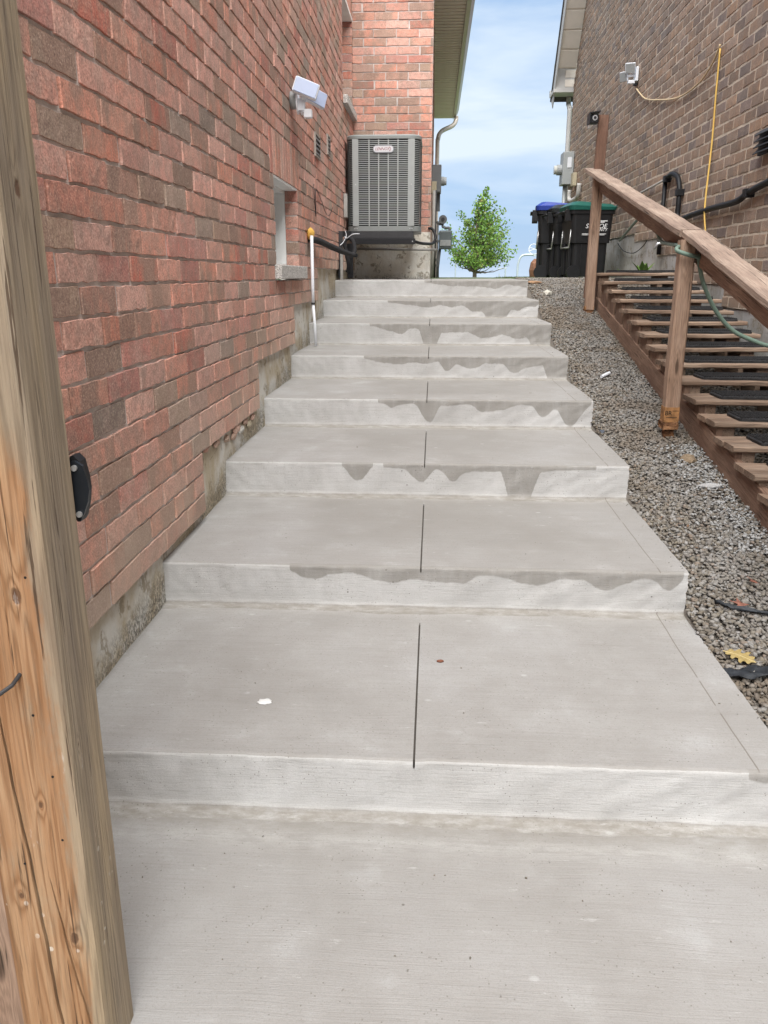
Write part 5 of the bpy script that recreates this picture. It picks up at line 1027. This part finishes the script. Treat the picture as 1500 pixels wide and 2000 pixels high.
lv = [q for q in lv if q.z > 1.22+.3*rs.uniform(0, 1)+.12*abs(q.x) and math.hypot(q.x-cen(q.z), q.y) < outline(q.z)*1.2+.08 and (rs.uniform(0, 1) < .78)]
for q in lv:
    n3 = Vector(rs.normal(0, 1, 3)).normalized(); u = n3.orthogonal().normalized(); v = n3.cross(u); ang = rs.uniform(0, 6.28); u, v = u*math.cos(ang)+v*math.sin(ang), v*math.cos(ang)-u*math.sin(ang); L_ = rs.uniform(.040, .066)
    k = len(V); V += [q-u*L_, q-v*L_*.75-u*L_*.1, q+u*L_, q+v*L_*.75-u*L_*.1]; F.append((k, k+1, k+2, k+3))
mesh('crown', V, F, MFO, tree)
MFG = plain('grey_pole', (.32, .36, .38), .5, .3)
bh = thing('basketball_hoop', 'grey gooseneck basketball hoop in the park beyond the lawn', 'basketball hoop', (4.47, 45, -.4))
B().tube(smooth_path([(0, 0, 0), (0, 0, 2.1), (.03, 0, 2.5), (.15, 0, 2.8), (.40, 0, 2.90), (.85, 0, 2.89)], 5), .055, 10).build('pole', MFG, bh, True); B().cbox((.80, -.12, 2.82), (.92, .12, 2.96), .01).build('bracket', MFG, bh)
B().tube([(.82+.26*math.cos(a*.2618), .05+.1*math.sin(a*.2618), 3.18+.27*math.sin(a*.2618)) for a in range(25)], .014, 5).tube([(.60, 0, 3.10), (1.04, .1, 3.25)], .012, 5).tube([(.60, 0, 3.28), (1.04, .1, 3.12)], .012, 5).build('backboard_frame', plain('wire_white', (.55, .52, .46), .5), bh)
B().tube([(1.15+.225*math.cos(a*.2618), .225*math.sin(a*.2618), 2.90) for a in range(25)], .012, 5).build('rim', MFG, bh); B().tube([(.9, 0, 2.9), (1.4, 0, 2.9)], .012, 5).build('rim_arm', MFG, bh)
MNET = plain('net_grey', (.45, .5, .55), .8)
b = B()
for k in range(8): a = k*.785; b.tube([(1.15+.21*math.cos(a), .21*math.sin(a), 2.89), (1.15+.12*math.cos(a+.5), .12*math.sin(a+.5), 2.55)], .008, 4)
b.build('net', MNET, bh)
l1 = thing('park_lamp', 'small twin-armed park lamp post left of the basketball hoop', 'lamp post', (6.8, 80, -1.35)); B().tube([(0, 0, 0), (0, 0, 3.5)], .07, 8).build('pole', MFG, l1); B().tube([(-.5, 0, 3.45), (.1, 0, 3.5)], .05, 6).build('arm', MFG, l1); B().cbox((-.72, -.12, 3.38), (-.4, .12, 3.52), .02).build('lamp', MFG, l1)
l2 = B().tube([(5.6, 72, -1.2), (5.6, 72, 1.62)], .05, 6).build('marker_post', MFG); tag(l2, 'tiny grey post on the horizon left of the park lamp', 'post')
l3 = thing('light_pole', 'thin pole showing through the left side of the maple tree', 'light pole', (1.52, 60, -.8)); B().tube([(0, 0, 0), (0, 0, 3.9)], .045, 8).build('pole', MFG, l3)

GX = []; GY2 = []; GZ2 = []
for q in range(210):
    i_ = random.randrange(0, 8); y_ = random.uniform(SY[i_]+.03, SY[i_+1]-.05 if i_ < 7 else 9.3); x_ = XR-.004-abs(random.gauss(0, .05)) if random.random() < .55 else random.uniform(-.98, .95)
    if random.random() < .35 and i_ < 7: y_ = SY[i_+1]-.05-abs(random.gauss(0, .02))
    GX.append(x_); GY2.append(y_); GZ2.append(SZ[i_]+.002)
for q in range(40): GX.append(random.uniform(-.8, .9)); GY2.append(random.uniform(1.1, 1.77)); GZ2.append(.002)
stones('spilled_grit', np.array(GX), np.array(GY2), rng.uniform(.0012, .0032, len(GX)), bpy.data.materials['crushed_stone'], 'stray grit and stone crumbs scattered on the concrete steps', 0, np.array(GZ2))
V = []; F = []
for q in range(90):
    x_, y_ = random.uniform(1.0, 2.2), random.uniform(2.2, 8.5); a_ = random.uniform(0, 6.28); l_ = random.uniform(.008, .022); z_ = gz(y_)+.016; k_ = len(V); dx_, dy_ = math.cos(a_)*l_, math.sin(a_)*l_
    V += [(x_-dx_, y_-dy_, z_), (x_+dy_*.4, y_-dx_*.4, z_+.004), (x_+dx_, y_+dy_, z_+random.uniform(0, .01)), (x_-dy_*.4, y_+dx_*.4, z_+.003)]; F.append((k_, k_+1, k_+2, k_+3))
tag(mesh('leaf_litter', V, F, plain('litter_brown', (.16, .09, .05), .9, 0, .4, 60, 0)), 'small brown leaf fragments scattered over the crushed stone', None, kind='stuff')

# UV-free: flat shading for pieces, done
for me in bpy.data.meshes: me.validate(verbose=False)
